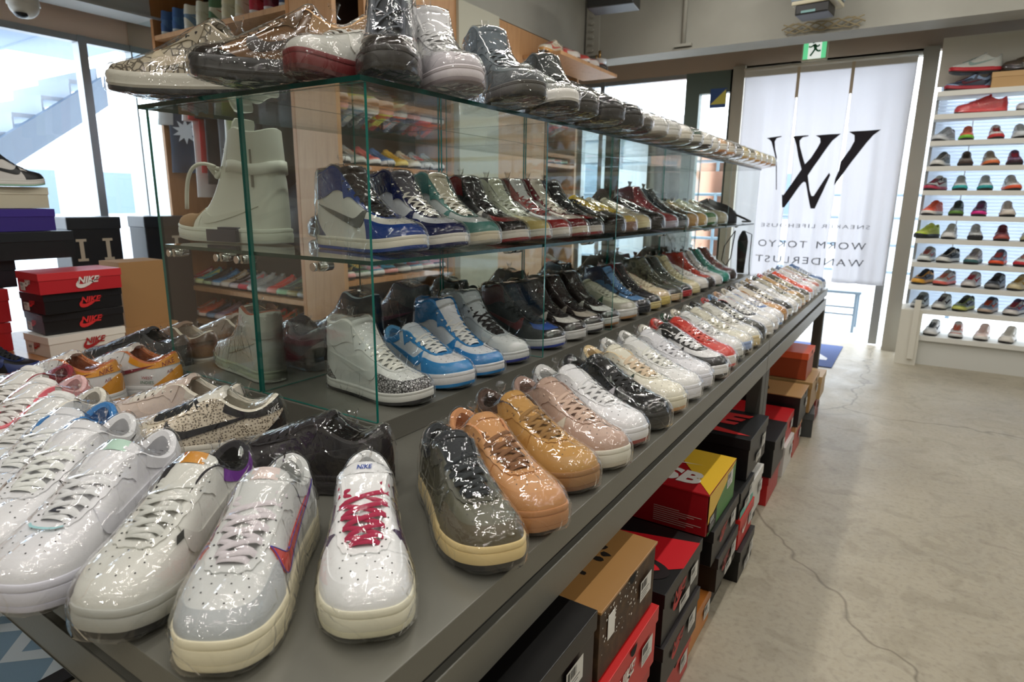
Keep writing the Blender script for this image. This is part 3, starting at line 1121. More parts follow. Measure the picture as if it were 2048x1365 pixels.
# left wall glazing
f = MB()
for y in (.57, 2.11, 2.43):
    f.box(XL - .05, XL + .03, y - .025, y + .025, 0, 2.18)
f.box(XL - .05, XL + .02, .55, 2.45, 2.14, 2.18)
f.box(XL - .05, XL + .02, .55, 2.45, 0, .06)
wo = f.obj('window_3', ALU, kind='structure')
g = MB(); g.box(XL - .03, XL - .024, .55, 2.45, .06, 2.14); g.obj('pane', WINGLASS, wo)
# mirror strip between the glazing and the wooden shelving
g = MB(); g.box(XL + .01, -4.345, 2.41, 2.45, 0.02, 3.0)
m = mat('mirror_glass', '#dfe8e8', .02, 1.0)
o = g.obj('mirror', m); o['label'] = 'tall narrow wall mirror beside the wooden shelving, reflecting the left window'; o['category'] = 'mirror'

# steel beams
g = MB()
g.box(XL, XR, 5.24, 5.50, 2.38, 2.395)
g.box(XL, XR, 5.265, 5.285, 2.395, ZC)
g.obj('trim_3', GREY, kind='structure')
g = MB()
g.box(-2.98, -2.62, -2.5, 5.24, 2.42, 2.435)
g.box(-2.66, -2.64, -2.5, 5.24, 2.435, ZC)
g.obj('trim_4', GREY, kind='structure')
g = MB()
g.box(-4.52, -4.30, -2.5, 5.24, 2.30, 2.315)
g.box(-4.34, -4.32, -2.5, 5.24, 2.315, ZC)
g.obj('trim_5', mat('daylit_beam_grey', '#c2c4c2', .6), kind='structure')  # lighter than the other beams: daylight on the flange put into its colour
# bolted splice plate and a conduit on the far beam
g = MB()
g.box(-2.62, -2.50, 5.235, 5.262, 2.42, 3.1)
for i in range(11):
    for x in (-2.56,):
        g.tube([(x, 5.24, 2.46 + i * .055), (x, 5.215, 2.46 + i * .055)], .016, 6)
g.obj('trim_6', GREY, kind='structure')
g = MB(); g.tube([(-1.76, 5.245, 2.42), (-1.76, 5.245, 3.2)], .018, 10); g.box(-1.83, -1.69, 5.22, 5.262, 2.405, 2.425)
o = g.obj('conduit_pipe', GREY); o['label'] = 'vertical grey conduit pipe on the face of the far beam'; o['category'] = 'pipe'
# pale panel over the white shelving
g = MB(); g.box(-.01, 3.0, 5.79, 5.82, 2.04, 2.375)
g.obj('trim_7', mat('cream_panel', '#d8d6cb', .7), kind='structure')

# ceiling lamps
def fixture(x, y, z, along_y, label):
    t = thing('ceiling_lamp', label, 'lamp', (x, y, z), 0 if along_y else PI / 2, 'ceiling tube lamps')
    g = MB(); g.box(-.06, .06, -.65, .65, .03, .075); g.obj('housing', mat('lamp_housing', '#d8d8d4', .5), t)
    g = MB()
    for yy in (-.45, .45):
        g.tube([(0, yy, .075), (0, yy, ZC - z)], .006, 6)
    g.obj('hanger', mat('lamp_housing', '#d8d8d4', .5), t)
    tube_light('tube', x, y, z + .02, 1.2, along_y)
rows = [(-1.35, 'over the display table'), (-.15, 'over the aisle edge'), (1.3, 'over the aisle')]
for x, w in rows:
    for y, h in ((-1.3, 'behind the viewer'), (.6, 'nearest the glass corner'), (2.5, 'midway'), (4.2, 'near the entrance')):
        fixture(x, y, 2.98, True, 'long white tube lamp on the ceiling ' + w + ', ' + h)

# ---------------------------------------------------------------- outside
tile = mat_var('pale_tiles', [(0, '#c8ccd0'), (1, '#d6d8d8')], 3, rough=.5, bump=0)
g = MB(); g.box(-9, 7, YF + .12, 16, -.12, -.01); g.box(-14, XL - .1, -6, 16, -.12, -.01); g.obj('ground_outside', tile, kind='structure')
CON = mat('pale_stair_concrete', '#7e92a8', .7)
# outside staircase seen through the left window
st = thing('outdoor_staircase', 'pale concrete staircase rising diagonally outside the left window', 'staircase', (-7.5, 0, 0))
g = MB()
def inc(y0, z0, y1, z1, th, xa, xb, mb):
    mb.add([(x, y, z) for x in (xa, xb) for y, z in ((y0, z0 - th), (y1, z1 - th), (y1, z1), (y0, z0))],
           [(0, 1, 2, 3), (7, 6, 5, 4), (0, 4, 5, 1), (1, 5, 6, 2), (2, 6, 7, 3), (3, 7, 4, 0)])
SLP = (2.352 - 1.739) / (3.45 - 2.589)
def zl(y):
    return 1.739 + (y - 2.589) * SLP
inc(.6, zl(.6), 3.55, zl(3.55), .30, 0.0, .12, g)
g.obj('stringer', CON, st)
inc2 = MB(); inc(.6, zl(.6), 3.55, zl(3.55), .30, -1.5, -1.38, inc2); inc2.obj('stringer', CON, st)
g = MB()
for i in range(10):
    y = .8 + i * .27
    g.box(-1.379, -.001, y + .02, y + .30, zl(y) + .12, zl(y) + .16)
    g.box(-1.379, -.001, y + .285, y + .30, zl(y) + .16, zl(y + .27) + .12)
g.obj('steps', mat('pale_step', '#a9b8c8', .7), st)
# canopy over the stairs
g = MB(); g.box(-9.5, -5.2, -1, 4.2, 2.90, 2.98)
for i in range(5):
    g.box(-9.5, -5.2, -.6 + i, -.56 + i, 2.88, 2.90)
o = g.obj('canopy', mat('canopy_soffit', '#9fb0c4', .7)); o['label'] = 'flat pale blue canopy soffit outside above the left window'; o['category'] = 'canopy'
# buildings across the road
def building(x0, x1, y0, y1, h, col, label, wins, fx=None):
    t = thing('building', label, 'building', ((x0 + x1) / 2, (y0 + y1) / 2, 0))
    W_, D_ = (x1 - x0) / 2, (y1 - y0) / 2
    g = MB(); g.box(-W_, W_, -D_, D_, 0, h); g.obj('wall', mat('facade', col, .8), t)
    for (a, b, c, d) in wins:
        if fx:
            g = MB(); g.box(W_ - .02, W_ + .02, a, b, c, d)
        else:
            g = MB(); g.box(a, b, -D_ - .02, -D_ + .02, c, d)
        g.obj('window', mat('far_window', '#6d8396', .2), t)
    return t
building(-10.5, -4.9, 13, 16, 3.2, '#b9c3cc', 'pale grey building across the street behind the far window', [(-2 + i * 1.1, -1.4 + i * 1.1, 1.2, 2.2) for i in range(4)])
building(-4.7, -3.9, 12.5, 16, 2.6, '#d4a28c', 'narrow terracotta building across the street behind the far window', [(-.15, .15, 1.4, 2.0)])
building(-3.6, 4.5, 14, 17, 2.4, '#c3cbd2', 'long low white building across the street beyond the entrance', [(-3 + i * 1.3, -2.3 + i * 1.3, .9, 1.8) for i in range(5)])
building(-15, -12, -2, 9, 2.6, '#d2dae2', 'pale building outside the left window beneath the staircase', [(-4 + i * 1.2, -3.5 + i * 1.2, .9, 1.6) for i in range(8)], fx=True)
# railing outside the entrance
t = thing('railing', 'thin grey steel railing outside the far window', 'railing', (-2.2, 8.2, 0))
g = MB()
for z in (.45, .75, 1.05, 1.3):
    g.tube([(-2.6, 0, z), (2.6, 0, z)], .02, 6)
g.obj('rail', mat('rail_steel', '#8296a8', .5), t)
for x in (-2.6, -1.3, 0, 1.3, 2.6):
    g = MB(); g.tube([(x, 0, -.01), (x, 0, 1.32)], .022, 6); g.obj('post', mat('rail_steel', '#8296a8', .5), t)
# stool outside the door
t = thing('side_table', 'thin grey metal side table standing outside the doorway', 'table', (-.62, 6.85, 0))
sg = mat('blue_grey_steel', '#7d8f9c', .5)
g = MB(); g.box(-.33, .26, -.2, .2, .36, .385); g.obj('tabletop', sg, t)
for x in (-.29, .22):
    for y in (-.17, .17):
        g = MB(); g.box(x - .012, x + .012, y - .012, y + .012, -.009, .36); g.obj('leg', sg, t)
for z in (.16, .23):
    g = MB(); g.box(-.29, .22, -.175, -.165, z - .008, z + .008); g.obj('stretcher', sg, t)
# door mat
t = thing('door_mat', 'blue door mat with a white mark, lying at the entrance', 'mat', (-.62, 5.45, 0.0))
g = MB(); g.box(-.22, .22, -.42, .42, 0.0005, .008); g.obj('carpet', mat('blue_carpet', '#4a5f94', .9, bump=.5, bscale=400), t)
g = MB(); g.poly([(-.02, -.20), (.16, -.20), (.16, -.13), (.06, .06), (-.02, .10)], .001); g.xf(Matrix.Translation((0, 0, .008))); g.obj('printed_mark', mat('white_print', '#dfe3ea', .8), t)

# ---------------------------------------------------------------- curtain (noren)
CLOTH = mat('curtain_cloth', '#dfe0e4', .85, bump=.2, bscale=300)
INK = mat('curtain_ink', '#1f1b24', .85)
def translucent(m, amt=.45):
    nt = m.node_tree
    b = nt.nodes['Principled BSDF']
    out = [n for n in nt.nodes if n.type == 'OUTPUT_MATERIAL'][0]
    tr = nt.nodes.new('ShaderNodeBsdfTranslucent')
    tr.inputs[0].default_value = b.inputs['Base Color'].default_value
    mx = nt.nodes.new('ShaderNodeMixShader')
    mx.inputs[0].default_value = amt
    nt.links.new(b.outputs[0], mx.inputs[1])
    nt.links.new(tr.outputs[0], mx.inputs[2])
    nt.links.new(mx.outputs[0], out.inputs[0])
translucent(CLOTH, .55)
translucent(SL, .35)
CY = 5.95
def fold(x, z):
    k = max(0, min(1, (2.3 - z) / 1.6))
    return CY + .012 * math.sin(x * 31 + z * 1.2) * (0.35 + k) + .008 * math.sin(x * 67 + 2) * k
t = thing('door_curtain', 'tall white shop curtain with a big black letter W hanging in the doorway', 'curtain', (0, 0, 0))
PAN = [(-1.425, -.995, -1.425, -.985), (-.985, -.592, -.955, -.600), (-.582, -.155, -.560, -.185)]
# x edges: top-left, top-right, bottom-left, bottom-right
BOT = .535
def panel_edges(p, z):
    f = max(0, min(1, (2.15 - z) / 1.2))
    return p[0] + (p[2] - p[0]) * f, p[1] + (p[3] - p[1]) * f
for i, p in enumerate([(-1.425, -.992, -1.42, -1.005), (-.988, -.590, -.955, -.625), (-.586, -.155, -.565, -.175)]):
    g = MB(); G = []
    for r in range(40):
        z = 2.285 - (2.285 - BOT) * r / 39
        a, b_ = panel_edges(p, z)
        G.append([(a + (b_ - a) * c / 30, fold(a + (b_ - a) * c / 30, z), z) for c in range(31)])
    g.grid(G)
    o = g.obj('cloth_panel', CLOTH, t)
    s = o.modifiers.new('thick', 'SOLIDIFY'); s.thickness = .0015
g = MB(); g.tube([(-1.43, CY - .015, 2.315), (-.13, CY - .015, 2.315)], .014, 10); g.obj('rod', WHITE, t)
g = MB(); g.box(-1.425, -.155, CY - .02, CY + .015, 2.255, 2.30); g.obj('header_band', mat('curtain_header', '#cfcdc6', .85), t)
for x in (-.99, -.588):
    g = MB(); g.box(x - .012, x + .012, CY - .024, CY - .018, 2.06, 2.30); g.obj('seam_tape', mat('seam_tape', '#c9bba4', .85), t)
# printed W: strokes as polygons, clipped to each panel, following the folds
def lerp_px(px, py):      # letter artwork grid -> metres on the curtain
    return (-1.198 + (px - 215) / (1135 - 215) * (-.339 + 1.198), 1.772 - (py - 90) / (720 - 90) * (1.772 - 1.150))
WS = [
 [(215, 118), (345, 105), (343, 112), (305, 122), (290, 150), (300, 210), (322, 280), (332, 370), (350, 560), (344, 560), (324, 370), (312, 290), (285, 215), (262, 150), (240, 130)],
 [(435, 112), (570, 108), (570, 116), (525, 125), (503, 150), (508, 190), (545, 290), (567, 345), (548, 400), (540, 375), (505, 280), (480, 190), (460, 140)],
 [(628, 112), (830, 106), (770, 160), (715, 250), (640, 370), (600, 440), (560, 505), (500, 600), (430, 712), (410, 712), (395, 600), (410, 605), (440, 560), (540, 400), (567, 345), (580, 330), (612, 290), (655, 215), (675, 170), (668, 135)],
 [(600, 440), (628, 560), (650, 612), (668, 612), (720, 520), (775, 420), (785, 440), (745, 570), (690, 718), (655, 718), (630, 640), (590, 500), (575, 492), (560, 505)],
 [(893, 95), (1135, 88), (1080, 130), (1035, 190), (940, 340), (860, 470), (825, 525), (828, 470), (850, 400), (855, 330), (920, 230), (945, 170), (940, 125)]]
for poly in WS:
    P2 = [lerp_px(*p) for p in poly]
    bm = bmesh.new()
    vs = [bm.verts.new((x, 0, z)) for x, z in P2]
    bm.faces.new(vs)
    bm.normal_update()
    bmesh.ops.triangulate(bm, faces=bm.faces)
    for k in range(60):
        z = 1.1 + k * .012
        geom = bm.verts[:] + bm.edges[:] + bm.faces[:]
        bmesh.ops.bisect_plane(bm, geom=geom, plane_co=(0, 0, z), plane_no=(0, 0, 1))
    for k in range(80):
        x = -1.21 + k * .011
        geom = bm.verts[:] + bm.edges[:] + bm.faces[:]
        bmesh.ops.bisect_plane(bm, geom=geom, plane_co=(x, 0, 0), plane_no=(1, 0, 0))
    for v in bm.verts:
        v.co.y = fold(v.co.x, v.co.z) - .003
    me = bpy.data.meshes.new('letter_print')
    bm.to_mesh(me); bm.free()
    me.materials.append(INK)
    mkobj('letter_print', me, t)
def flat_text(body, size, xr, z, width):
    me = text_mesh(body, size, 0, 0, 0.0, 'LEFT', 1.25)
    xs = [v.co.x for v in me.vertices]
    w = max(xs) - min(xs)
    k = width / w
    mb = MB()
    mb.add([(xr - (v.co.x - min(xs)) * k, fold(xr - (v.co.x - min(xs)) * k, z) - .003, z + v.co.y) for v in me.vertices], [tuple(p.vertices) for p in me.polygons])
    mb.obj('lettering', mat('faded_ink', '#8a8f99', .85) if size < .06 else mat('ink_grey', '#6f747f', .85), t)
for word, size, xr, z, wd in (('SNEAKER', .045, -.325, 1.005, .36), ('LIFEHOUSE', .045, -.735, 1.003, .44), ('WORM', .085, -.335, .845, .37), ('TOKYO', .085, -.785, .842, .40), ('WANDERLUST', .085, -.335, .705, .86)):
    flat_text(word, size, xr, z, wd)

# ---------------------------------------------------------------- signs and fittings
t = thing('exit_sign', 'small green and white running-man exit sign hanging above the curtain', 'sign', (-.88, 5.9, 2.33))
g = MB(); g.box(-.095, .095, -.02, .02, 0, .19); g.obj('housing', mat('sign_casing', '#d9d6c4', .5), t)
gr = mat('sign_green', '#6fe0a0', .4); wh = mat('sign_white', '#eef6f0', .4)
for m_ in (gr, wh):
    b_ = m_.node_tree.nodes['Principled BSDF']
    b_.inputs['Emission Color'].default_value = b_.inputs['Base Color'].default_value
    b_.inputs['Emission Strength'].default_value = .7
g = MB(); g.box(-.085, .085, -.0215, -.020, .012, .17); g.obj('green_face', gr, t)
g = MB(); g.box(-.048, .05, -.023, -.0215, .012, .158); g.obj('white_doorway', wh, t)
g = MB()
def limb(pts, r=.006):
    for a, b_ in zip(pts[:-1], pts[1:]):
        dx, dz = b_[0] - a[0], b_[1] - a[1]
        L_ = math.hypot(dx, dz); nx, nz = -dz / L_ * r, dx / L_ * r
        g.add([(a[0] + nx, -.0238, a[1] + nz), (b_[0] + nx, -.0238, b_[1] + nz), (b_[0] - nx, -.0238, b_[1] - nz), (a[0] - nx, -.0238, a[1] - nz)], [(0, 1, 2, 3)])
g.add([(-.012 + .011 * math.cos(a * PI / 6), -.0238, .138 + .011 * math.sin(a * PI / 6)) for a in range(12)], [tuple(range(12))])
limb([(-.006, .122), (.006, .085)], .011)
limb([(-.006, .118), (-.03, .10), (-.046, .108)]); limb([(0, .115), (.022, .10), (.034, .115)])
limb([(.004, .088), (-.012, .06), (-.03, .035)], .007); limb([(.006, .085), (.026, .066), (.045, .07)], .007)
g.obj('running_figure', mat('figure_green', '#2f9a66', .5), t)
g = MB(); g.tube([(-.01, 0, .19), (-.01, 0, .24)], .006, 6); g.tube([(-.01, -.38, .24), (-.01, 0, .24)], .006, 6); g.obj('bracket', mat('brown_cable', '#5a4630', .7), t)
t = thing('wall_speaker', 'black loudspeaker hanging from the ceiling in front of the far beam', 'speaker', (-2.04, 4.5, 2.54), rad(8))
g = MB(); g.box(-.17, .17, -.10, .10, 0, .22); g.obj('cabinet', BLACKP, t, bevel=.01)
g = MB(); g.box(.06, .10, -.103, -.10, .035, .045); g.obj('badge', CHROME, t)
g = MB(); g.tube([(0, 0, .22), (0, 0, .66)], .012, 8); g.obj('bracket', BLACKP, t)
t = thing('ceiling_projector', 'grey projector-like unit with black lens on the far beam above the exit sign', 'projector', (-.76, 5.0, 2.46), rad(-6))
g = MB(); g.box(-.15, .15, -.12, .12, .06, .30); g.obj('casing', mat('blue_grey_plastic', '#8c97a3', .5), t, bevel=.025)
g = MB(); g.box(-.135, .14, -.13, .12, .035, .06); g.obj('trim_band', mat('cream_plastic', '#b9b29a', .5), t, bevel=.006)
g = MB(); g.box(-.11, .10, -.125, .06, -.03, .035); g.obj('lens_block', BLACKP, t, bevel=.01)
g = MB(); g.box(-.07, .02, -.128, -.125, -.02, -.005); g.obj('lens_glass', mat('lens_glass', '#7fa3a3', .1), t)
g = MB(); g.tube([(.02, .05, .3), (.02, .05, .74)], .02, 8); g.obj('bracket', GREY, t)
g = MB()
random.seed(4)
for k in range(5):
    pts = [(-1.02 + .5 * i / 7 + .01 * k, 5.225, 2.405 + .035 * math.sin(i * 1.3 + k * 1.7) + .025) for i in range(8)]
    g.tube(pts, .005, 5)
o = g.obj('cable_bundle', mat('old_cable', '#8f8468', .7)); o['label'] = 'tangle of old beige cables on the far beam above the exit sign'; o['category'] = 'cable'
t = thing('pendant_lamp', 'small clear glass bowl lamp hanging under the far beam', 'lamp', (-2.42, 5.1, 2.29))
G = []
for k in range(9):
    a = k / 8 * PI / 2
    G.append([(math.sin(a) * .065 * math.cos(j * PI / 10), math.sin(a) * .065 * math.sin(j * PI / 10), .06 - math.cos(a) * .062) for j in range(20)])
g = MB(); g.grid(G, closed_v=True); g.obj('glass_bowl', mat_clear('bowl_glass', (.9, .92, .95, 1), 1.5, .08, 1.5, .15, .35), t)
g = MB(); g.tube([(0, 0, .055), (0, 0, .13)], .012, 8); g.tube([(-.03, 0, .06), (-.03, 0, .10)], .008, 6); g.obj('socket', mat('brass', '#a08050', .3, .8), t)
t = thing('security_camera', 'white dome security camera under the left beam', 'camera', (-4.15, 1.63, 2.12))
g = MB(); g.tube([(0, 0, .05), (0, 0, .10)], [.075, .07], 24); G = []
for k in range(8):
    a = k / 7 * PI / 2
    G.append([(math.sin(a) * .07 * math.cos(j * PI / 12), math.sin(a) * .07 * math.sin(j * PI / 12), .05 - math.cos(a) * .065) for j in range(24)])
g.grid(G, closed_v=True); g.obj('housing', WHITE, t)
g = MB(); G = []
for k in range(8):
    a = k / 7 * PI / 2.6
    G.append([(.012 + math.sin(a) * .04 * math.cos(j * PI / 10), .0 - .02 + math.sin(a) * .04 * math.sin(j * PI / 10), .016 - math.cos(a) * .036) for j in range(20)])
g.grid(G, closed_v=True); g.obj('lens_dome', mat('smoked_dome', '#20262c', .1), t)
g = MB(); g.tube([(0, 0, .10), (-.2, 0, .19)], .02, 8); g.obj('bracket', BLACKP, t)
t = thing('window_sticker', 'square blue and yellow sticker on the glass left of the curtain', 'sticker', (-1.66, 5.995, 2.06))
g = MB(); g.box(-.07, .075, 0, .002, -.03, .135); g.obj('blue_half', mat('sticker_blue', '#2e5190', .5), t)
g = MB(); g.add([(-.065, -.001, .0), (.07, -.001, .0), (.07, -.001, .125)], [(0, 1, 2)]); g.obj('yellow_half', mat('sticker_yellow', '#d8cf62', .5), t)

# ---------------------------------------------------------------- white sneaker shelving on the right
BOARDS = [.223, .425, .604, .774, .948, 1.116, 1.295, 1.464, 1.639, 1.819, 1.974]
t = thing('display_shelving', 'tall white eleven-board sneaker shelving in front of the pale blue blind', 'shelving', (0, 5.55, 0))
for k, z in enumerate(BOARDS):
    g = MB(); g.box(.0 if k > 0 else .11, 2.75, 0, .30, z - .022, z); g.box(.0 if k > 0 else .11, 2.75, -.006, 0, z - .034, z); g.obj('shelf_board', WHITE, t)
g = MB(); g.box(0, .02, .28, .30, .1, 1.974); g.obj('post', ALU, t)
g = MB(); g.box(1.37, 1.39, .28, .30, .1, 1.974); g.obj('post', ALU, t)
g = MB(); g.box(2.73, 2.75, 0, .30, 0, 1.974); g.obj('post', WHITE, t)
g = MB(); g.box(.12, 2.75, .02, .30, 0, .189); g.obj('plinth', mat('plinth_white', '#cfd0cb', .6), t)
g = MB(); g.box(-.02, .12, -.05, .30, 0, .42); g.box(.06, .10, -.07, -.05, .05, .5); g.obj('end_panel', mat('cream_board', '#d9d7cc', .6), t)
# ================================================================ display tables
def steel_table(name, y0, y1, label):
    x0, x1 = -1.97, -.39
    t = thing('display_table', label, 'table', ((x0 + x1) / 2, (y0 + y1) / 2, 0), 0, 'dark steel display tables end to end')
    W_, D_ = (x1 - x0) / 2, (y1 - y0) / 2
    g = MB(); g.box(-W_, W_, -D_, D_, .668, .71); g.obj('tabletop', STEEL, t, bevel=.0015)
    g = MB(); g.box(-W_ + .012, W_ - .012, -D_ + .012, D_ - .012, .650, .668); g.obj('shadow_gap', mat('gap_steel', '#24231f', .6), t)
    g = MB()
    g.box(W_ - .05, W_, -D_, D_, .590, .650); g.box(-W_, -W_ + .05, -D_, D_, .590, .650)
    g.box(-W_ + .05, W_ - .05, -D_, -D_ + .05, .590, .650); g.box(-W_ + .05, W_ - .05, D_ - .05, D_, .590, .650)
    g.obj('frame_rail', STEEL, t, bevel=.002)
    for sx in (-1, 1):
        for sy in (-1, 1):
            g = MB(); xa = sx * (W_ - .025); ya = sy * (D_ - .03)
            g.box(xa - .025, xa + .025, ya - .03, ya + .03, 0, .590); g.obj('leg', STEEL2, t, bevel=.002)
    return t
steel_table('a', .27, 2.318, 'near dark steel display table holding the glass cabinet and front sneakers')
steel_table('b', 2.322, 4.02, 'far dark steel display table near the entrance, past the seam')
g = MB(); g.box(-1.535, -.825, .81, 4.02, .7105, .758)
o = g.obj('riser_plinth', STEEL, bevel=.0015); o['label'] = 'low dark steel plinth under the glass cabinet on the tables'; o['category'] = 'plinth'

# ================================================================ glass cabinet
X0, X1, XM, GY0, GY1 = -1.53, -.828, -1.183, .815, 4.02
T = .006
t = thing('glass_cabinet', 'long two-level open glass display cabinet on the steel tables', 'cabinet', ((X0 + X1) / 2, 0, .7585))
OX = (X0 + X1) / 2
def pane(x0, x1, y0, y1, z0, z1, thin, name='glass_panel', mats=None):
    """glass box: slot 0 for the two large faces, slot 1 for the narrow edges"""
    g = MB()
    v = [(x, y, z) for x in (x0 - OX, x1 - OX) for y in (y0, y1) for z in (z0 - .7585, z1 - .7585)]
    f = {'x': [(0, 1, 3, 2), (4, 6, 7, 5)], 'y': [(0, 4, 5, 1), (2, 3, 7, 6)], 'z': [(0, 2, 6, 4), (1, 5, 7, 3)]}
    for k, fs in f.items():
        for q in fs:
            g.add([v[i] for i in q], [(0, 1, 2, 3)], 0 if k == thin else 1)
    return g.obj(name, mats or [GLASS, EDGE], t)
ZT, ZS = 1.378, 1.070
pane(X0 - .01, X1 + .004, GY0 - .012, 2.66, ZT, ZT + .009, 'z', 'top_glass', [GLASS, EDGE_D])
pane(X0 - .01, X1 + .004, 2.664, GY1 + .01, ZT, ZT + .009, 'z', 'top_glass', [GLASS, EDGE_D])
PY = [.818, 1.455, 1.92, 2.66, 3.35, 4.01]
for y in PY:
    pane(XM + .004, X1, y - T / 2, y + T / 2, .7590, ZT - .0005, 'y', 'partition_glass')
    pane(X0, XM - .004, y - T / 2, y + T / 2, .7590, ZT - .0005, 'y', 'partition_glass')
for a, b in zip(PY[:-1], PY[1:]):
    pane(XM - .003, XM + .003, a + T, b - T, .7590, ZT - .0005, 'x', 'back_glass')
    pane(X0 + .002, X1 - .004, a + T, b - T, ZS - .008, ZS, 'z', 'shelf_glass', [GLASS, EDGE_D])
for y in PY:
    for x in (-1.49, -1.30, -1.225, -.98) if y < 1 else (-1.30, -.93):
        for s in ((1,) if y < .9 else ((-1, 1) if y < 4 else (-1,))):
            g = MB(); g.tube([(x - OX, y + s * .004, ZS - .019 - .7585), (x - OX, y + s * .038, ZS - .019 - .7585)], .0095, 12)
            g.tube([(x - OX, y + s * .012, ZS - .019 - .7585), (x - OX, y + s * .028, ZS - .019 - .7585)], .0102, 12)
            g.obj('shelf_bracket', CHROME, t)
            if y < 1:
                g = MB(); g.tube([(x - OX, y - .009, ZS - .019 - .7585), (x - OX, y - .003, ZS - .019 - .7585)], .0085, 12); g.obj('shelf_bracket', CHROME, t)

# ================================================================ wooden shelving
def wood_unit(label, x0, x1, y0, y1, zt, boards, face, mid=None):
    t = thing('wooden_shelving', label, 'shelving', ((x0 + x1) / 2, (y0 + y1) / 2, 0))
    cx, cy = (x0 + x1) / 2, (y0 + y1) / 2
    def b(n, a, m):
        g = MB(); g.box(a[0] - cx, a[1] - cx, a[2] - cy, a[3] - cy, a[4], a[5]); return g.obj(n, m, t)
    if face == '-y':
        b('side_panel', (x0, x0 + .028, y0, y1, 0, zt), WOOD)
        b('side_panel', (x1 - .028, x1, y0, y1, 0, zt), WOOD)
        b('back_panel', (x0 + .028, x1 - .028, y1 - .015, y1, 0, zt), mid or DARKBACK)
        for z in boards:
            b('shelf_board', (x0 + .028, x1 - .028, y0 + .002, y1 - .015, z - .028, z), WOODP)
    else:
        b('side_panel', (x0, x1, y0, y0 + .028, 0, zt), WOODP)
        b('side_panel', (x0, x1, y1 - .028, y1, 0, zt), WOODP)
        b('back_panel', (x0, x0 + .015, y0 + .028, y1 - .028, 0, zt), mid or DARKBACK)
        for z in boards:
            b('shelf_board', (x0 + .015, x1 - .002, y0 + .028, y1 - .028, z - .028, z), WOOD)
    return t
UA = [.147, .358, .588, .925, 2.20]
UB = [.15, .44, .73, 1.05, 1.37, 1.70, 1.905]
wood_unit('left wooden shelving bay with hanging clothes and sneaker rows facing the viewer', -4.333, -2.975, 2.40, 2.78, 3.0, UA, '-y')
wood_unit('oak sneaker shelving bay side-on behind the glass cabinet, wide pale end panel', -2.972, -2.645, 2.40, 3.40, 2.40, UB, '+x')
g = MB(); g.box(-3.0, -2.60, 3.402, 3.86, 0, 2.42); g.obj('wall_column', mat('cream_column', '#b9b7a6', .7), kind='structure')
g = MB(); g.box(-2.972, -2.66, 3.862, 4.62, 0, 2.25)
o = g.obj('wooden_cabinet', WOODP); o['label'] = 'plain tall oak cabinet beyond the cream column behind the glass cabinet'; o['category'] = 'cabinet'
wood_unit('dark far sneaker shelving bay next to the far window', -2.972, -2.66, 4.63, 5.2, 2.25, [.3, .6, .9, 1.2, 1.5, 1.8], '+x')
g = MB(); g.box(-2.66, -2.62, 2.60, 4.70, 2.06, 2.415)
g2 = g.obj('wooden_fascia', WOODP); g2['label'] = 'long oak fascia board under the left steel beam'; g2['category'] = 'panel'
g = MB(); g.box(-2.616, -2.30, 4.20, 5.20, 2.215, 2.24)
o = g.obj('ledge_shelf', WOODP); o['label'] = 'short wooden ledge high under the left beam holding red and white sneakers'; o['category'] = 'shelf'
# hanging rail and clothes
t = thing('clothes_rail', 'chrome clothes rail across the left wooden bay', 'rail', (-3.65, 2.58, 2.08))
g = MB(); g.tube([(-.65, 0, 0), (.65, 0, 0)], .014, 10); g.obj('rail', CHROME, t)
for x in (-.45, .45):
    g = MB(); g.tube([(x, 0, 0), (x, 0, .092)], .012, 10); g.tube([(x, 0, .082), (x, 0, .092)], .035, 16); g.obj('bracket', CHROME, t)
def garment(x, col, label, w=.44, h=.72, turn=0, sleeve=None, star=False, name='hanging_shirt'):
    t = thing(name, label, 'shirt', (x, 2.58, 2.08), rad(turn), 'clothes on the rail')
    g = MB()
    g.tube([(.0, 0, .018), (.008, 0, .03), (.016, 0, .018), (.008, 0, -.06)], .002, 5)
    g.tube([(0.004, -.18, -.11), (.004, 0, -.06), (.004, .18, -.11)], .005, 6)
    g.obj('hanger', mat('hanger_wire', '#9a9a98', .3, .9), t)
    rnd = random.Random(int(abs(x) * 1000))
    ph = rnd.uniform(0, 6)
    nv, nz = 25, 18
    F, Bk = [], []
    for i in range(nz):
        f = i / (nz - 1)
        z = -.075 - f * h
        hw = .03 + (w / 2 - .03) * min(1, (f / .10) ** .55) if f < .10 else w / 2 * (1 - .05 * math.sin(f * 3))
        rf, rb = [], []
        for j in range(nv):
            a = -1 + 2 * j / (nv - 1)
            d = .02 * (1 - a * a) ** .5 + .008 * math.sin(a * 9 + ph + f * 1.5) * f + .006
            rf.append((d, a * hw, z - .03 * a * a * (1 - f)))
            rb.append((-d + .012 * math.sin(a * 7 + ph) * f, a * hw, z - .03 * a * a * (1 - f)))
        F.append(rf + rb[::-1])
    g = MB(); g.grid(F, closed_v=True)
    g.obj('body', mat('garment_cloth', col, .9, bump=.3, bscale=250), t)
    for s in (-1, 1):
        G = []
        for i in range(8):
            f = i / 7
            c = (0, s * (w / 2 - .03 + .03 * f), -.13 - .30 * f)
            G.append([(c[0] + .028 * math.cos(k * PI / 5) * (1 - .1 * f), c[1] + .055 * math.sin(k * PI / 5), c[2]) for k in range(10)])
        g = MB(); g.grid(G, closed_v=True)
        g.obj('sleeve', mat('garment_cloth', sleeve or col, .9, bump=.3, bscale=250), t)
    if star:
        g = MB(); pts = []
        for k in range(20):
            r = .082 if k % 2 == 0 else .043
            pts.append((.043, -.115 + math.sin(k * PI / 10) * r, -.47 + math.cos(k * PI / 10) * r))
        g.add(pts, [tuple(range(20))]); g.obj('star_print', mat('pale_print', '#c9cdd2', .8), t)
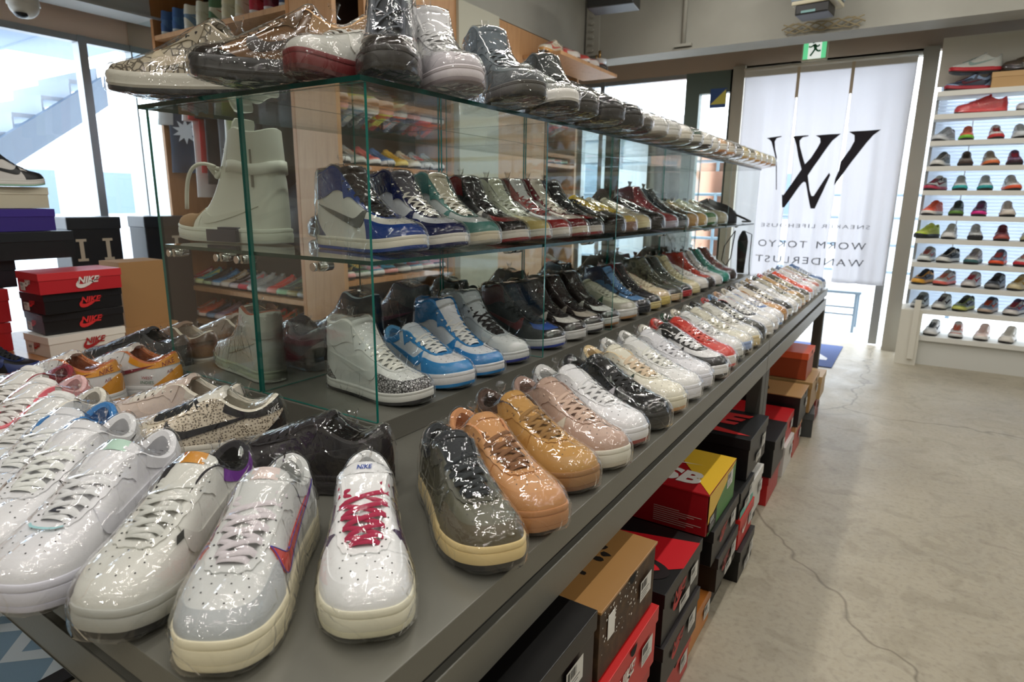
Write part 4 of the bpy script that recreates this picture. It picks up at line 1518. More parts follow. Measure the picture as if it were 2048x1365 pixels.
garment(-4.12, '#20344a', 'navy jersey with a pale starburst print hanging at the left end of the rail', .46, .66, -40, '#c4c6c8', True)
cl = [('#d9dade', 'long pale grey shirt'), ('#b22a33', 'red shirt'), ('#2a2d33', 'charcoal shirt'), ('#6d7178', 'mid grey shirt'), ('#e2e4e6', 'white shirt'), ('#a9b86a', 'yellow-green shirt'), ('#3b3140', 'dark plum shirt'), ('#1c1f26', 'black shirt'), ('#27333a', 'dark slate jacket'), ('#222a26', 'dark green jacket')]
pos_w = ['beside the starburst jersey', 'next after the long pale one', 'third after the jersey', 'near the middle of the rail', 'in the middle of the rail', 'between the white and plum ones', 'right of the yellow-green one', 'toward the right of the rail', 'second from the right end of the rail', 'at the right end of the rail']
for i, ((c, n), p) in enumerate(zip(cl, pos_w)):
    garment(-3.93 + i * .092, c, n + ' hanging ' + p, .42 + .04 * (i % 3), .82 if i == 0 else .60 + .07 * ((i * 5) % 4), -2 + 2 * (i % 3))
# dark bags low in the bay, behind the white boot
for i, (x, c, s) in enumerate([(-3.3, '#25202a', 'dark plum backpack standing on the board under the clothes'), (-3.12, '#1b2434', 'navy backpack with a magenta loop under the clothes')]):
    t = thing('backpack', s, 'bag', (x, 2.56, .925))
    G = []
    for k in range(10):
        f = k / 9
        r = math.sin(min(1, (1 - f) * 3.0 + .05) * PI / 2)
        G.append([(.13 * r * math.copysign(abs(math.cos(j * PI / 10)) ** .6, math.cos(j * PI / 10)), .09 * r * math.copysign(abs(math.sin(j * PI / 10)) ** .6, math.sin(j * PI / 10)), f * .38) for j in range(20)])
    g = MB(); g.grid(G, closed_v=True); g.add(G[-1], [tuple(range(20))]); g.add(G[0], [tuple(range(20))]); g.obj('body', mat('bag_nylon', c, .7, bump=.4, bscale=120), t)
    g = MB(); g.tube([(-.03, -.02, .37), (-.025, -.02, .42), (.025, -.02, .42), (.03, -.02, .37)], .007, 6); g.obj('handle', mat('magenta_webbing', '#a02a5c', .8), t)
    G = [[(.09 * a, -.085 - .03 * math.cos(a * 1.4) * math.sin(f * PI), .05 + .17 * f) for a in [-1 + .25 * q for q in range(9)]] for f in [q / 6 for q in range(7)]]
    g = MB(); g.grid(G); g.obj('front_pocket', mat('bag_nylon', c, .6, bump=.4, bscale=120), t)

# black cases with white serif letter in front of the left window
for x, y, n, lab in ((-4.25, 1.83, 2, 'black upright case with two pale letter marks below the left window'), (-4.25, 2.27, 1, 'black upright case with one pale letter mark beside the mirror')):
    t = thing('upright_case', lab, 'case', (x, y, 0))
    g = MB(); g.box(-.10, .10, -.145, .145, 0, 1.06); g.obj('body', mat('case_black', '#1b2027', .45), t, bevel=.008)
    g = MB(); g.box(-.105, .105, -.15, .15, .99, 1.062); g.obj('lid', mat('case_lid', '#2b3239', .3), t, bevel=.006)
    me = text_mesh('I', .22, 0, 0, .012)
    for k in range(n):
        yy = (.045 if n == 1 else (-.085, .06)[k])
        g = MB()
        for a in ((-.028, .028, .06, .075), (-.011, .011, -.04, .06), (-.028, .028, -.055, -.04)):
            g.box(.1055, .107, yy + a[0], yy + a[1], .86 + a[2], .86 + a[3])
        g.obj('letter', mat('letter_cream', '#c9c0ae', .6), t)

# low wooden counter on the left
t = thing('wooden_counter', 'low honey-coloured wooden counter holding the shoe box stacks', 'table', (-3.25, 1.15, 0))
CW = mat_var('honey_wood', [(.25, '#a06c3c'), (.5, '#b98252'), (.75, '#98622f')], 3.0, detail=6, rough=.25, bump=.03, stretch=(.7, 9, 9), distort=.6)
g = MB(); g.box(-.62, .62, -.75, .62, .445, .49); g.obj('tabletop', CW, t, bevel=.004)
for sx in (-1, 1):
    for sy in (-.7, .57):
        g = MB(); g.box(sx * .58 - .03, sx * .58 + .03, sy - .03, sy + .03, 0, .445); g.obj('leg', WOOD, t)
for i, (x, y, r, c) in enumerate([(-2.98, 1.58, 20, '#d7d4cc'), (-2.80, 1.62, -15, '#c9bfae'), (-3.05, 1.42, 5, '#cdb79a')]):
    g = MB(); g.box(-.13, .13, -.09, .09, 0, .004); g.xf(Matrix.Rotation(rad(r), 4, 'Z'))
    o = g.obj('paper_sheet', mat('paper', c, .6), None, (x, y, .4905 + i * .0045)); o['category'] = 'paper'
    o['label'] = ['pale sheet of paper lying at the back of the wooden counter', 'tan sheet of paper at the far right corner of the wooden counter', 'thin brown card lying on the wooden counter beside the box stack'][i]

# ================================================================ shoe boxes
STICK = mat('white_sticker', '#d6d5d0', .5)
BAR = mat('barcode_black', '#1b1b1b', .6)
def swoosh_poly(s):
    top = [(-.50, .13), (-.30, .02), (0.0, .10), (.52, .30)]
    pts = [(.55, .27), (.30, .155), (.05, .06), (-.10, .01), (-.22, -.01), (-.31, .01), (-.34, .06), (-.32, .13), (-.26, .22), (-.36, .14), (-.43, .04), (-.44, -.06), (-.38, -.14), (-.28, -.17), (-.14, -.15), (.05, -.07)]
    return [(x * s, y * s) for x, y in pts]
def emblem(g, m, s, word=True, mi=0):
    """NIKE wordmark over a swoosh, in the plane of m (x right, y up)"""
    if word:
        add_mesh(g, text_mesh('NIKE', .36 * s, 0, .28, .012 * s), m @ Matrix.Translation((.02 * s, .16 * s, 0)), mi)
    P_ = swoosh_poly(s)
    g.add([m @ Vector((x, y, 0)) for x, y in P_], [tuple(range(len(P_)))], mi)
def sticker(parent, m, w=.055, h=.035, dark=False):
    g = MB()
    g.add([m @ Vector(p) for p in ((-w / 2, -h / 2, 0), (w / 2, -h / 2, 0), (w / 2, h / 2, 0), (-w / 2, h / 2, 0))], [(0, 1, 2, 3)], 0)
    rnd = random.Random(int(w * 9999))
    x = -w * .42
    while x < w * .1:
        ww = rnd.choice((.0006, .0012, .0018))
        g.add([m @ Vector(p) for p in ((x, h * .05, .0003), (x + ww, h * .05, .0003), (x + ww, h * .42, .0003), (x, h * .42, .0003))], [(0, 1, 2, 3)], 1)
        x += ww + rnd.choice((.0008, .0016))
    for k in range(3):
        g.add([m @ Vector(p) for p in ((-w * .42, -h * (.08 + .13 * k), .0003), (w * (.3 - .1 * k), -h * (.08 + .13 * k), .0003), (w * (.3 - .1 * k), -h * (.11 + .13 * k), .0003), (-w * .42, -h * (.11 + .13 * k), .0003))], [(0, 1, 2, 3)], 1)
    return g.obj('label_sticker', [STICK, BAR] if not dark else [BAR, STICK], parent)
def shoe_box(xf, y0, y1, z, h, depth, body, lid, label, group=None, logo=None, logo_side='end', word=True, lidh=.035, stickers=1, hole=False, name='shoe_box', flip=False, yaw=0):
    """box whose labelled short end faces +x at xf (or, for the counter stack, whose long side faces +x)"""
    cy = (y0 + y1) / 2
    t = thing(name, label, 'shoe box', (xf - depth / 2, cy, z + .0006), rad(yaw), group)
    dx, dy = depth / 2, (y1 - y0) / 2
    bm_ = body if not isinstance(body, str) else mat('box_card', body, .38)
    lm_ = lid if not isinstance(lid, str) else mat('box_card', lid, .38)
    g = MB(); g.box(-dx + .003, dx - .003, -dy + .003, dy - .003, 0, h - .004); g.obj('box_body', bm_, t, bevel=.001)
    g = MB(); g.box(-dx, dx, -dy, dy, h - lidh, h - .001); g.obj('lid', lm_, t, bevel=.0012)
    F = frame((dx + .0008, 0, 0), (0, 1, 0), (0, 0, 1))
    if logo:
        g = MB()
        if logo_side == 'end':
            emblem(g, F @ Matrix.Translation((-dy * .25, h * .5, 0)), h * .75, word)
        elif logo_side == 'wide':
            emblem(g, F @ Matrix.Translation((dy * .12, h * .40 - .004, 0)), h * 1.15, word)
        elif logo_side == 'top':
            emblem(g, frame((0, 0, h + .0004), (0, 1, 0), (-1, 0, 0)) @ Matrix.Translation((0, -.02, 0)), dy * 1.7, word)
        g.obj('logo', mat('box_print', logo, .45), t)
    for k in range(stickers):
        sticker(t, F @ Matrix.Translation((dy * (.55 if k == 0 else .05), h * (.52 if k == 0 else .28), .0006 + .0006 * k)), .055 if k == 0 else .075, .042 if k == 0 else .03)
    if hole:
        g = MB(); g.add([F @ Vector((.012 * math.cos(a * PI / 8) * 1.3, h - lidh * .15 - .018 * abs(math.sin(a * PI / 8)), .0008)) for a in range(9)], [tuple(range(9))]); g.obj('thumb_hole', mat('hole_black', '#0b0806', .9), t)
    return t
BROWN = '#9d7442'
BRT = mat_var('brown_speckled_card', [(.4, '#3b2a1b'), (.55, '#4a3521'), (.7, '#5d452b')], 40, rough=.6, bump=.03)
BLK, RED, ORG, KRF = '#0b0a0a', '#b3191e', '#d6552a', '#b08a5c'
U = 'shoe boxes under the display tables'
# column 1, nearest
shoe_box(-.345, .455, .800, .42, .135, .36, '#0c0a0a', '#080707', 'large glossy black shoe box nearest the viewer under the table, top of its stack', U)
shoe_box(-.335, .47, .80, .28, .135, .34, '#2b2a2c', '#232224', 'dark grey shoe box directly under the nearest large black one', U)
shoe_box(-.34, .46, .80, .135, .14, .34, '#1b1a1a', '#111010', 'black shoe box second from the floor in the nearest stack', U)
shoe_box(-.35, .47, .80, 0, .13, .34, '#7d1a1c', '#7d1a1c', 'dark red shoe box on the floor in the nearest stack', U)
# column 2
t = shoe_box(-.345, .815, 1.075, .405, .135, .36, BRT, BROWN, 'brown kraft-lid shoe box with paint-splash print, top of the second stack', U, lidh=.006, stickers=1, hole=True)
g = MB(); rnd = random.Random(5)
for k in range(60):
    yy = rnd.uniform(-.12, .03); zz = rnd.uniform(.045, .125) ; r = rnd.uniform(.0008, .0028)
    g.add([(.1785 + .0006, yy + math.cos(a * PI / 3) * r, zz + math.sin(a * PI / 3) * r) for a in range(6)], [tuple(range(6))])
g.box(.1790, .1796, -.098, -.070, .062, .108)
g.obj('paint_specks', mat('white_speck', '#e8e6e0', .5), t)
g = MB()
for k in range(26):
    a = rnd.uniform(0, 2 * PI); d = rnd.uniform(.0, .09); r = .016 * math.exp(-d * 16) + .003
    x_, y_ = .05 + math.cos(a) * d, .02 + math.sin(a) * d
    g.add([(x_ + math.cos(j * PI / 4) * r * rnd.uniform(.6, 1.4), y_ + math.sin(j * PI / 4) * r * rnd.uniform(.6, 1.2), .1346) for j in range(8)], [tuple(range(8))])
g.obj('splash_print', mat('splash_black', '#1a120b', .6), t)
shoe_box(-.335, .81, 1.08, .27, .13, .36, '#c3201f', '#c3201f', 'bright red shoe box with white lid panel under the paint-splash box', U, logo='#e8e2dc', hole=True)
shoe_box(-.345, .82, 1.08, .135, .13, .36, '#c3201f', '#b01c1c', 'bright red shoe box third down in the second stack', U, logo='#e8e2dc')
shoe_box(-.345, .82, 1.08, 0, .13, .36, '#1a1717', '#141212', 'black shoe box at the foot of the second stack', U)
# column 3
t = shoe_box(-.35, 1.165, 1.445, .236, .130, .36, BLK, BLK, 'black shoe box whose lid has a red top with a black ring, third stack', U, logo='#b3191e', stickers=2)
g = MB(); g.add([(-.17, -.13, .1297), (.05, -.13, .1297), (.1812, -.02, .1297), (.1812, .11, .1297), (-.17, .02, .1297)], [(0, 1, 2, 3, 4)]); g.obj('red_lid_print', mat('lid_red', '#c41a24', .35), t)
g = MB(); G = []
for a in range(25):
    ang = a / 24 * 2 * PI
    G.append([(.09 + math.cos(ang) * r * 1.0, -.065 + math.sin(ang) * r * .62, .1302) for r in (.05, .072)])
g.grid(G, smooth=False); g.obj('ring_print', mat('ring_black', '#15090a', .4), t)
shoe_box(-.345, 1.165, 1.44, .115, .120, .36, BLK, '#191314', 'black shoe box with torn sticker in the middle of the third stack', U, logo='#b3191e', stickers=1)
shoe_box(-.355, 1.17, 1.43, 0, .114, .36, '#b81c1c', '#b81c1c', 'red shoe box at the foot of the third stack', U, hole=True)
# column 4 (the striped skate box)
shoe_box(-.365, 1.46, 1.66, 0, .105, .33, '#c47c34', '#b87030', 'orange shoe box on the floor between the third and fourth stacks', U, stickers=1)
shoe_box(-.345, 1.62, 1.85, .107, .110, .34, BLK, '#1a1515', 'black shoe box with red corner line low in the fourth stack', U, logo='#8c1b1e', stickers=2)
g = MB(); g.box(-.17, .17, -.09, .09, 0, .106); o = g.obj('shoe_box', mat('box_card', '#151213', .4), None, (-.55, 1.76, .0)); o['label'] = 'plain black shoe box on the floor at the foot of the fourth stack'; o['category'] = 'shoe box'; o['group'] = U
shoe_box(-.35, 1.56, 1.84, .218, .108, .34, BLK, '#171314', 'black shoe box directly beneath the red and yellow skate box', U, logo='#a51c20')
sb = mat('skate_box_red', '#8d1018', .35)
t = shoe_box(-.36, 1.515, 1.80, .327, .122, .35, sb, mat('skate_lid_red', '#a3141c', .35), 'red, yellow and green skate shoe box lettered SB under the table', U, lidh=.006, stickers=0)
D_ = .1425
g = MB(); g.add([(-.02, D_, .1222), (.175, -D_, .1222), (.1755, D_, .1222)], [(0, 1, 2)]); g.add([(.1757, -D_ + .004, .035), (.1757, D_ - .002, .118), (.1757, -D_ + .004, .118)], [(0, 1, 2)])
g.obj('yellow_panel', mat('skate_yellow', '#e0b52e', .35), t)
g = MB(); g.add([(.1756, -D_ + .004, .002), (.1756, D_ - .002, .002), (.1756, D_ - .002, .118), (.1756, -.02, .075)], [(0, 1, 2, 3)]); g.obj('green_panel', mat('skate_green', '#3e7a35', .4), t)
g = MB(); add_mesh(g, text_mesh('SB', .105, 0, .1, .005), frame((.075, -.022, .1226), (1, 0, 0), (0, 1, 0)) @ Matrix.Rotation(rad(0), 4, 'Z') @ Matrix.Translation((0, -.045, 0)))
add_mesh(g, text_mesh('NIKE', .105, 0, .1, .005), frame((-.085, .085, .1226), (1, 0, 0), (0, 1, 0)))
g.add([(-.17, .0, .1226), (.11, .035, .1226), (-.10, -.012, .1226), (-.17, -.02, .1226)], [(0, 1, 2, 3)])
g.obj('lettering', mat('skate_white', '#e3dfd8', .4), t)
g = MB()
for k in range(8):
    g.box(.03, .03 + .07 + .02 * ((k * 3) % 4), -D_ - .0006, -D_ - .0002, .055 - k * .006, .0562 - k * .006)
g.obj('fine_print', mat('fine_print', '#b9a9a0', .5), t)
sticker(t, frame((.1765, .075, .085), (0, 1, 0), (0, 0, 1)), .06, .045)
sticker(t, frame((.1765, -.09, .028), (0, 1, 0), (0, 0, 1)), .07, .045, True)
# column 5
shoe_box(-.335, 1.875, 2.08, 0, .11, .34, BLK, '#171616', 'black shoe box on the floor left of the beige one', U, stickers=2)
shoe_box(-.345, 1.875, 2.075, .112, .105, .34, '#bf2420', '#bf2420', 'red shoe box with white dots under the teal-banded black one', U, logo='#e0d9d0', word=False)
t = shoe_box(-.35, 1.87, 2.06, .219, .09, .34, '#202220', '#1a1b1a', 'dark shoe box with a teal band beside the skate box', U, stickers=2)
g = MB(); g.box(.1712, .1718, -.09, .09, .0, .022); g.obj('teal_band', mat('teal_print', '#4aa394', .45), t)
# column 6
shoe_box(-.385, 2.085, 2.255, 0, .115, .33, '#c9c2ae', '#c9c2ae', 'beige shoe box on the floor under the white one', U, stickers=0)
shoe_box(-.355, 2.085, 2.256, .117, .15, .34, '#cbcac4', '#d6d5cf', 'white shoe box under the big black lettered one', U, stickers=1)
t = shoe_box(-.355, 1.965, 2.250, .311, .14, .36, '#0c0c0d', '#121314', 'big black shoe box with red lettering on its lid, halfway along the table', U, stickers=2)
g = MB(); add_mesh(g, text_mesh('NIKE', .16, 0, .3, .008), frame((-.075, .03, .1405), (1, 0, 0), (0, 1, 0)))
g.add([(-.18, -.10, .1405), (.12, -.115, .1405), (.17, -.105, .1405), (-.02, -.05, .1405), (-.18, -.04, .1405)], [(0, 1, 2, 3, 4)])
g.obj('lid_lettering', mat('lid_letter_red', '#c32a2a', .4), t)
# columns past the table seam
shoe_box(-.365, 2.47, 2.72, 0, .125, .33, '#b01a1d', '#9c1518', 'red shoe box on the floor just past the table seam', U, stickers=0)
shoe_box(-.355, 2.46, 2.73, .127, .155, .33, BLK, BLK, 'black shoe box on the red one just past the table seam', U, stickers=1)
shoe_box(-.36, 2.80, 3.03, 0, .14, .33, '#d0cecb', '#d0cecb', 'white shoe box on the floor past the seam', U, stickers=1)
shoe_box(-.37, 2.81, 3.02, .142, .115, .33, '#b5171d', '#b5171d', 'red shoe box standing on the white one past the seam', U, stickers=1)
shoe_box(-.36, 3.06, 3.27, 0, .155, .33, '#b8443a', '#c08a5c', 'salmon shoe box with tan lid under the kraft-lid box', U, stickers=1, hole=True)
shoe_box(-.35, 3.05, 3.30, .157, .15, .42, '#120d0e', KRF, 'black shoe box with plain kraft lid and small black tick', U, logo='#2a2018', logo_side='top', word=False, stickers=1, lidh=.006, hole=True)
shoe_box(-.335, 3.37, 3.62, 0, .13, .36, '#3a3d3e', '#4a4e50', 'grey shoe box with punched lid flap sticking out on the floor', U, stickers=1, hole=True, yaw=8)
shoe_box(-.34, 3.34, 3.62, .148, .16, .42, '#9a7748', '#a98655', 'brown shoe box with an open flap under the orange one', U, stickers=1, hole=True)
shoe_box(-.375, 3.36, 3.60, .31, .14, .30, '#9c4020', '#dd5a32', 'bright orange shoe box on top of the brown one', U, stickers=0, hole=True)
shoe_box(-.345, 3.66, 3.86, 0, .13, .34, '#7d1a1c', '#7d1a1c', 'dark red shoe box on the floor before the far leg', U, stickers=1)
shoe_box(-.33, 3.67, 3.87, .132, .13, .34, '#b79668', '#c0a073', 'tan shoe box just past the orange one', U, stickers=0)
shoe_box(-.50, 3.63, 3.86, .264, .13, .34, '#8f2a20', '#8f2a20', 'red shoe box with white label behind the orange one', U, stickers=2)
shoe_box(-.52, 3.64, 3.86, .396, .12, .34, '#131010', '#131010', 'black shoe box topmost near the far table leg', U, stickers=0)
# hidden filler row of boxes deeper under the tables
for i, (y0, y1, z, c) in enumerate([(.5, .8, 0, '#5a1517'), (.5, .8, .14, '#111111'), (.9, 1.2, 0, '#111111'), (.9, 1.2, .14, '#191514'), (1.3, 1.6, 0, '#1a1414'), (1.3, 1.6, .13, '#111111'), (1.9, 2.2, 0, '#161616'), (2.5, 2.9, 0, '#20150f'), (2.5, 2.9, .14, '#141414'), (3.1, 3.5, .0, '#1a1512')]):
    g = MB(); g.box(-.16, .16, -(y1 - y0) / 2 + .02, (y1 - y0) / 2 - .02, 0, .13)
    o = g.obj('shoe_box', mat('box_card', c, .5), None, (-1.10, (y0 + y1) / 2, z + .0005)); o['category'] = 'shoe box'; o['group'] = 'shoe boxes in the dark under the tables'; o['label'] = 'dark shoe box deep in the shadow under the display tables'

# stacks on the wooden counter
C = 'shoe boxes stacked on the wooden counter'
ZC0 = .4905
def wide_box(xf, y0, y1, z, h, body, lid, label, logo=None, depth=.22, yaw=0, end=None):
    t = shoe_box(xf, y0, y1, z, h, depth, body, lid, label, C, logo=logo, logo_side='wide', stickers=0, lidh=h * .36, yaw=yaw)
    if logo:
        g = MB(); dy = (y1 - y0) / 2
        emblem(g, frame((0, -dy - .0008, h * .42), (1, 0, 0), (0, 0, 1)), h * .7)
        g.obj('end_logo', mat('box_print', logo, .45), t)
        sticker(t, frame((-.05, -dy - .001, h * .3), (1, 0, 0), (0, 0, 1)), .05, .035)
    return t
wide_box(-3.10, 1.115, 1.44, ZC0, .092, '#d5d2ca', '#dedbd3', 'white shoe box with red logo at the bottom of the right-hand stack', '#a01c20', yaw=3)
wide_box(-3.13, 1.135, 1.46, ZC0 + .094, .090, '#121215', '#17171b', 'lower black shoe box with red logo in the right-hand stack', '#cf2a2c', yaw=-3)
wide_box(-3.12, 1.13, 1.455, ZC0 + .186, .088, '#121215', '#17171b', 'upper black shoe box with red logo beneath the red one', '#cf2a2c', yaw=2)
wide_box(-3.10, 1.12, 1.455, ZC0 + .276, .092, '#b8242c', '#cc343a', 'red shoe box with white logo on top of the right-hand stack', '#e2dcd6', yaw=0)
wide_box(-3.40, .72, 1.10, ZC0, .13, '#b01a20', '#b01a20', 'red shoe box at the bottom of the left-hand stack')
wide_box(-3.40, .72, 1.11, ZC0 + .132, .15, '#b3222a', '#bb2a30', 'red shoe box with white patch in the left-hand stack')
wide_box(-3.42, .75, 1.16, ZC0 + .284, .12, '#15171d', '#15171d', 'black shoe box lower of two under the purple one')
wide_box(-3.38, .78, 1.395, ZC0 + .406, .125, '#16191c', '#1d2226', 'wide black shoe box directly under the purple one')
wide_box(-3.39, .92, 1.335, ZC0 + .533, .10, '#382a7d', '#3f2f8a', 'purple shoe box near the top of the left-hand stack')
wide_box(-3.40, .90, 1.325, ZC0 + .635, .095, '#c9c4ae', '#d3cfba', 'cream shoe box on top of the left-hand stack')
t = thing('cardboard_box', 'plain open brown cardboard box standing behind the red-topped stack', 'box', (-3.42, 1.665, ZC0))
CB = mat('corrugated_card', '#a98355', .8, bump=.2, bscale=80)
g = MB(); g.box(-.10, .10, -.115, .115, .04, .37); g.obj('side_panel', CB, t)
g = MB(); g.box(-.12, .12, -.13, .14, 0, .04); g.obj('base', CB, t)
# patterned mat on the floor, bottom left
MAT_ = mat('denim_blue_carpet', '#7f9db3', .9, bump=.5, bscale=350)
t = thing('floor_mat', 'light blue floor mat with pale zigzag pattern and black edge, bottom left', 'mat', (-2.1, .35, 0))
g = MB(); g.box(-.55, .42, -.45, .30, .0005, .008); g.obj('carpet', MAT_, t)
g = MB()
for k in range(3):
    for s in range(5):
        x_, y_ = -.5 + s * .19, -.38 + k * .24
        g.add([(x_, y_, .0085), (x_ + .095, y_ + .09, .0085), (x_ + .19, y_, .0085), (x_ + .19, y_ + .05, .0085), (x_ + .095, y_ + .15, .0085), (x_, y_ + .05, .0085)], [(0, 1, 4, 5), (1, 2, 3, 4)])
g.obj('zigzag', mat('pale_zigzag', '#c9d6dd', .9), t)
g = MB(); g.box(.42, .47, -.45, .30, .0005, .012); g.obj('edging', mat('black_rubber', '#131313', .6), t)
# clutter on the counter at far left: a small heap of black and white trainers is added with the sneakers
# black bag and cord hanging at the far end of the cabinet
t = thing('hanging_pouch', 'small black pouch with cord loop hanging off the far end of the cabinet', 'bag', (-.90, 4.06, 1.02))
g = MB(); G = []
for k in range(9):
    f = k / 8
    w = .035 * math.sin(min(1, f * 3 + .15) * PI / 2) * (1 - .35 * f)
    G.append([(w * math.cos(j * PI / 6), .018 * math.sin(j * PI / 6) + .0, -.26 * f) for j in range(12)])
g.grid(G, closed_v=True); g.add(G[-1], [tuple(range(12))]); g.obj('pouch', mat('black_nylon', '#101012', .5), t)
g = MB(); g.tube([(-.05, 0, 0), (-.11, 0, -.10), (-.12, 0, -.19), (-.09, 0, -.22), (-.065, 0, -.17), (-.05, 0, 0)], .0035, 6); g.tube([(.0, 0, .0), (.05, .0, -.02), (.05, .0, -.2), (.06, 0, -.32)], .003, 6); g.obj('cord', mat('black_nylon', '#101012', .5), t)
# ================================================================ the sneakers
WT, CR = '#e4e4e2', '#ddd6bf'
ORD = ['first', 'second', 'third', 'fourth', 'fifth', 'sixth', 'seventh', 'eighth', 'ninth', 'tenth', 'eleventh', 'twelfth', 'thirteenth', 'fourteenth', 'fifteenth', 'sixteenth', 'seventeenth', 'eighteenth', 'nineteenth', 'twentieth', 'twenty-first', 'twenty-second', 'twenty-third', 'twenty-fourth', 'twenty-fifth', 'twenty-sixth']
TZ, PZ, SZ, GZ = .7105, .7585, 1.0705, 1.388
# ---- front fan at the near end of the table
G1 = 'wrapped low sneakers fanned at the near table end'
shoe('low', 2, dict(base='#e2e3e3', lace='#a61f46', logo='#3a1c4a', mid='#ddd9c3', out='#d2cdb0'), (-.440, .400), -46, TZ, 'white wrapped sneaker with crimson laces at the near corner of the table', G1)
shoe('low', 2, dict(base='#c9cbc9', cap='#aeb3b5', lace='#cdc6ca', logo='#c2382c', mid='#e2dabd', out='#dcd3b4'), (-.537, .276), -56, TZ, 'pale grey wrapped sneaker with a red and blue tick and cream sole', G1, length=.318, slim=.95)
shoe('low', 2, dict(base='#cfcfc8', lace='#c9cac4', logo='#c3c2bb', mid='#a9aaa4', out='#0f0f10', collar='#7a3a9c', lining='#1c1a20', heel='#cfcfc8'), (-.682, .240), -64, TZ, 'off-white wrapped sneaker with purple collar and black outsole', G1, length=.318, slim=.95)
shoe('low', 2, dict(base='#dcdcdf', logo='#d6d6dc', mid='#cfcfda', out='#c6c6d4', lace='#dadbdc'), (-.812, .205), -64, TZ, 'white wrapped sneaker with a small black lace tag and iridescent trim', G1, length=.318, slim=.95)
shoe('low', 2, dict(base='#dfdfe1', logo='#e4e4e6', mid='#d9d9e0', out='#d4d4dc', lace='#e0e2de'), (-.930, .218), -61, TZ, 'all-white wrapped sneaker whose tick is drawn in thin black outline', G1, length=.318, slim=.95)
shoe('low', 2, dict(base='#dedfe2', logo='#222f57', lining='#3c7fbd', collar='#3c7fbd', heel='#2a5a94', mid='#dcdce0', lace='#dfe1df'), (-1.050, .250), -62, TZ, 'white wrapped sneaker with blue lining and navy tick', G1)
shoe('low', 1, dict(base='#dcdcda', logo='#c8c8c4', insole='#15181a', lining='#ddd8cc', mid='#d8d8da'), (-1.162, .285), -62, TZ, 'white wrapped sneaker with a dark insole card inside', G1)
shoe('low', 1, dict(base='#e0dedb', stay='#e8707e', logo='#e8707e', heel='#e8707e', collar='#e8a0a4', lining='#e2b8b8', mid='#dedede'), (-1.285, .305), -62, TZ, 'white wrapped sneaker with coral pink eyestay and heel', G1)
shoe('low', 1, dict(base='#dcdad6', logo='#d0a090', lining='#8c2a3a', collar='#8c2436', heel='#8c2436', mid='#dedede'), (-1.405, .330), -62, TZ, 'white wrapped sneaker with maroon lining and heel', G1)
# small fabric details on individual shoes
FR = {}
for o in list(COL.objects):
    if o.get('group') == G1:
        FR[len(FR)] = o
surf_patch(FR[3], 'low', 'lace_tag', [-.03, -.015, 0, .015, .03], [.905, .94, .97], '#1a1c2a', .013, 'laces')
surf_patch(FR[3], 'low', 'iridescent_trim', [-.10, -.06, -.02, .02, .06, .10], [.775, .80], '#9fd0d4', .0034, 'eyestay')
surf_patch(FR[2], 'low', 'side_label', [.24, .26, .28], [.52, .57, .62], '#23241f', .004, 'upper')
tongue_label(FR[0], 'low', '#e4e5e6', 'NIKE', '#2a4a9a')
tongue_label(FR[1], 'low', '#d9c9c4', None)
tongue_label(FR[2], 'low', '#c98a2c', None)
tongue_label(FR[3], 'low', '#b9d8c8', None)
logo_outline(FR[4], 'low', '#151515')
logo_outline(FR[1], 'low', '#3a3aa0')
# ---- second line at the near end, lying crosswise
G2 = 'wrapped low sneakers lying crosswise before the cabinet'
shoe('low', 2, dict(base='snake', toe='#cfc6b2', heel='#161214', collar='#161214', logo='#141214', lace='#17181a', lining='#d8d2c2', tongue='#e0ddd2', mid='#d8d2c4'), (-1.180, .500), 226, TZ, 'snakeskin-print wrapped sneaker with large black tick and black heel', G2)
shoe('low', 2, dict(base='#171115', logo='#171115', lace='#171115', lining='#1d1a1a', insole='#b0925f', heel='#1a1418', mid='#1a1418', out='#1a1418'), (-.950, .568), 207, TZ, 'glossy dark plum-black wrapped sneaker in front of the cabinet corner', G2)
shoe('low', 2, dict(base='#cdbcb0', cap='#cbb4a6', logo='#c9b8ac', lace='#d8d2c6', lining='#d6cfc0', insole='#a07c52', collar='#d2cabd', heel='#d2cabd', mid='#d8cfc4', out='#cbb9a8'), (-1.340, .550), 212, TZ, 'pinkish beige wrapped sneaker with cream collar behind the fan', G2)
shoe('low', 2, dict(base='#d9d9d8', collar='#e0992a', heel='#e0992a', lining='#c06c3a', logo='#7a1c2c', tongue='#d8d0c8', mid='#dddddc'), (-1.700, .620), 214, TZ, 'white wrapped sneaker with orange heel, right of the orange-heeled pair', G2)
shoe('low', 2, dict(base='#dcdcdb', collar='#e0992a', heel='#e0992a', lining='#c07040', logo='#7a1c2c', tongue='#d8d0c8', mid='#dddddc'), (-1.735, .500), 214, TZ, 'white wrapped sneaker with orange heel, left of the orange-heeled pair', G2)
shoe('low', 1, dict(base='#2a2a2c', logo='#3a3a3a', mid='#1a1a1a', out='#1a1a1a'), (-1.88, .765), 208, TZ, 'small black-heeled wrapped sneaker behind the orange-heeled pair', G2)
shoe('low', 1, dict(base='#7d6655', logo='#8a745f', mid='#cfc8bc', lining='#cfc6b4'), (-1.90, .90), 195, TZ, 'brown wrapped sneaker at the left edge beside the cabinet', G2)
shoe('low', 1, dict(base='#8f857a', logo='#8a745f', mid='#cfc8bc', lining='#cfc6b4'), (-1.90, 1.06), 195, TZ, 'taupe wrapped sneaker just past the brown one left of the cabinet', G2)

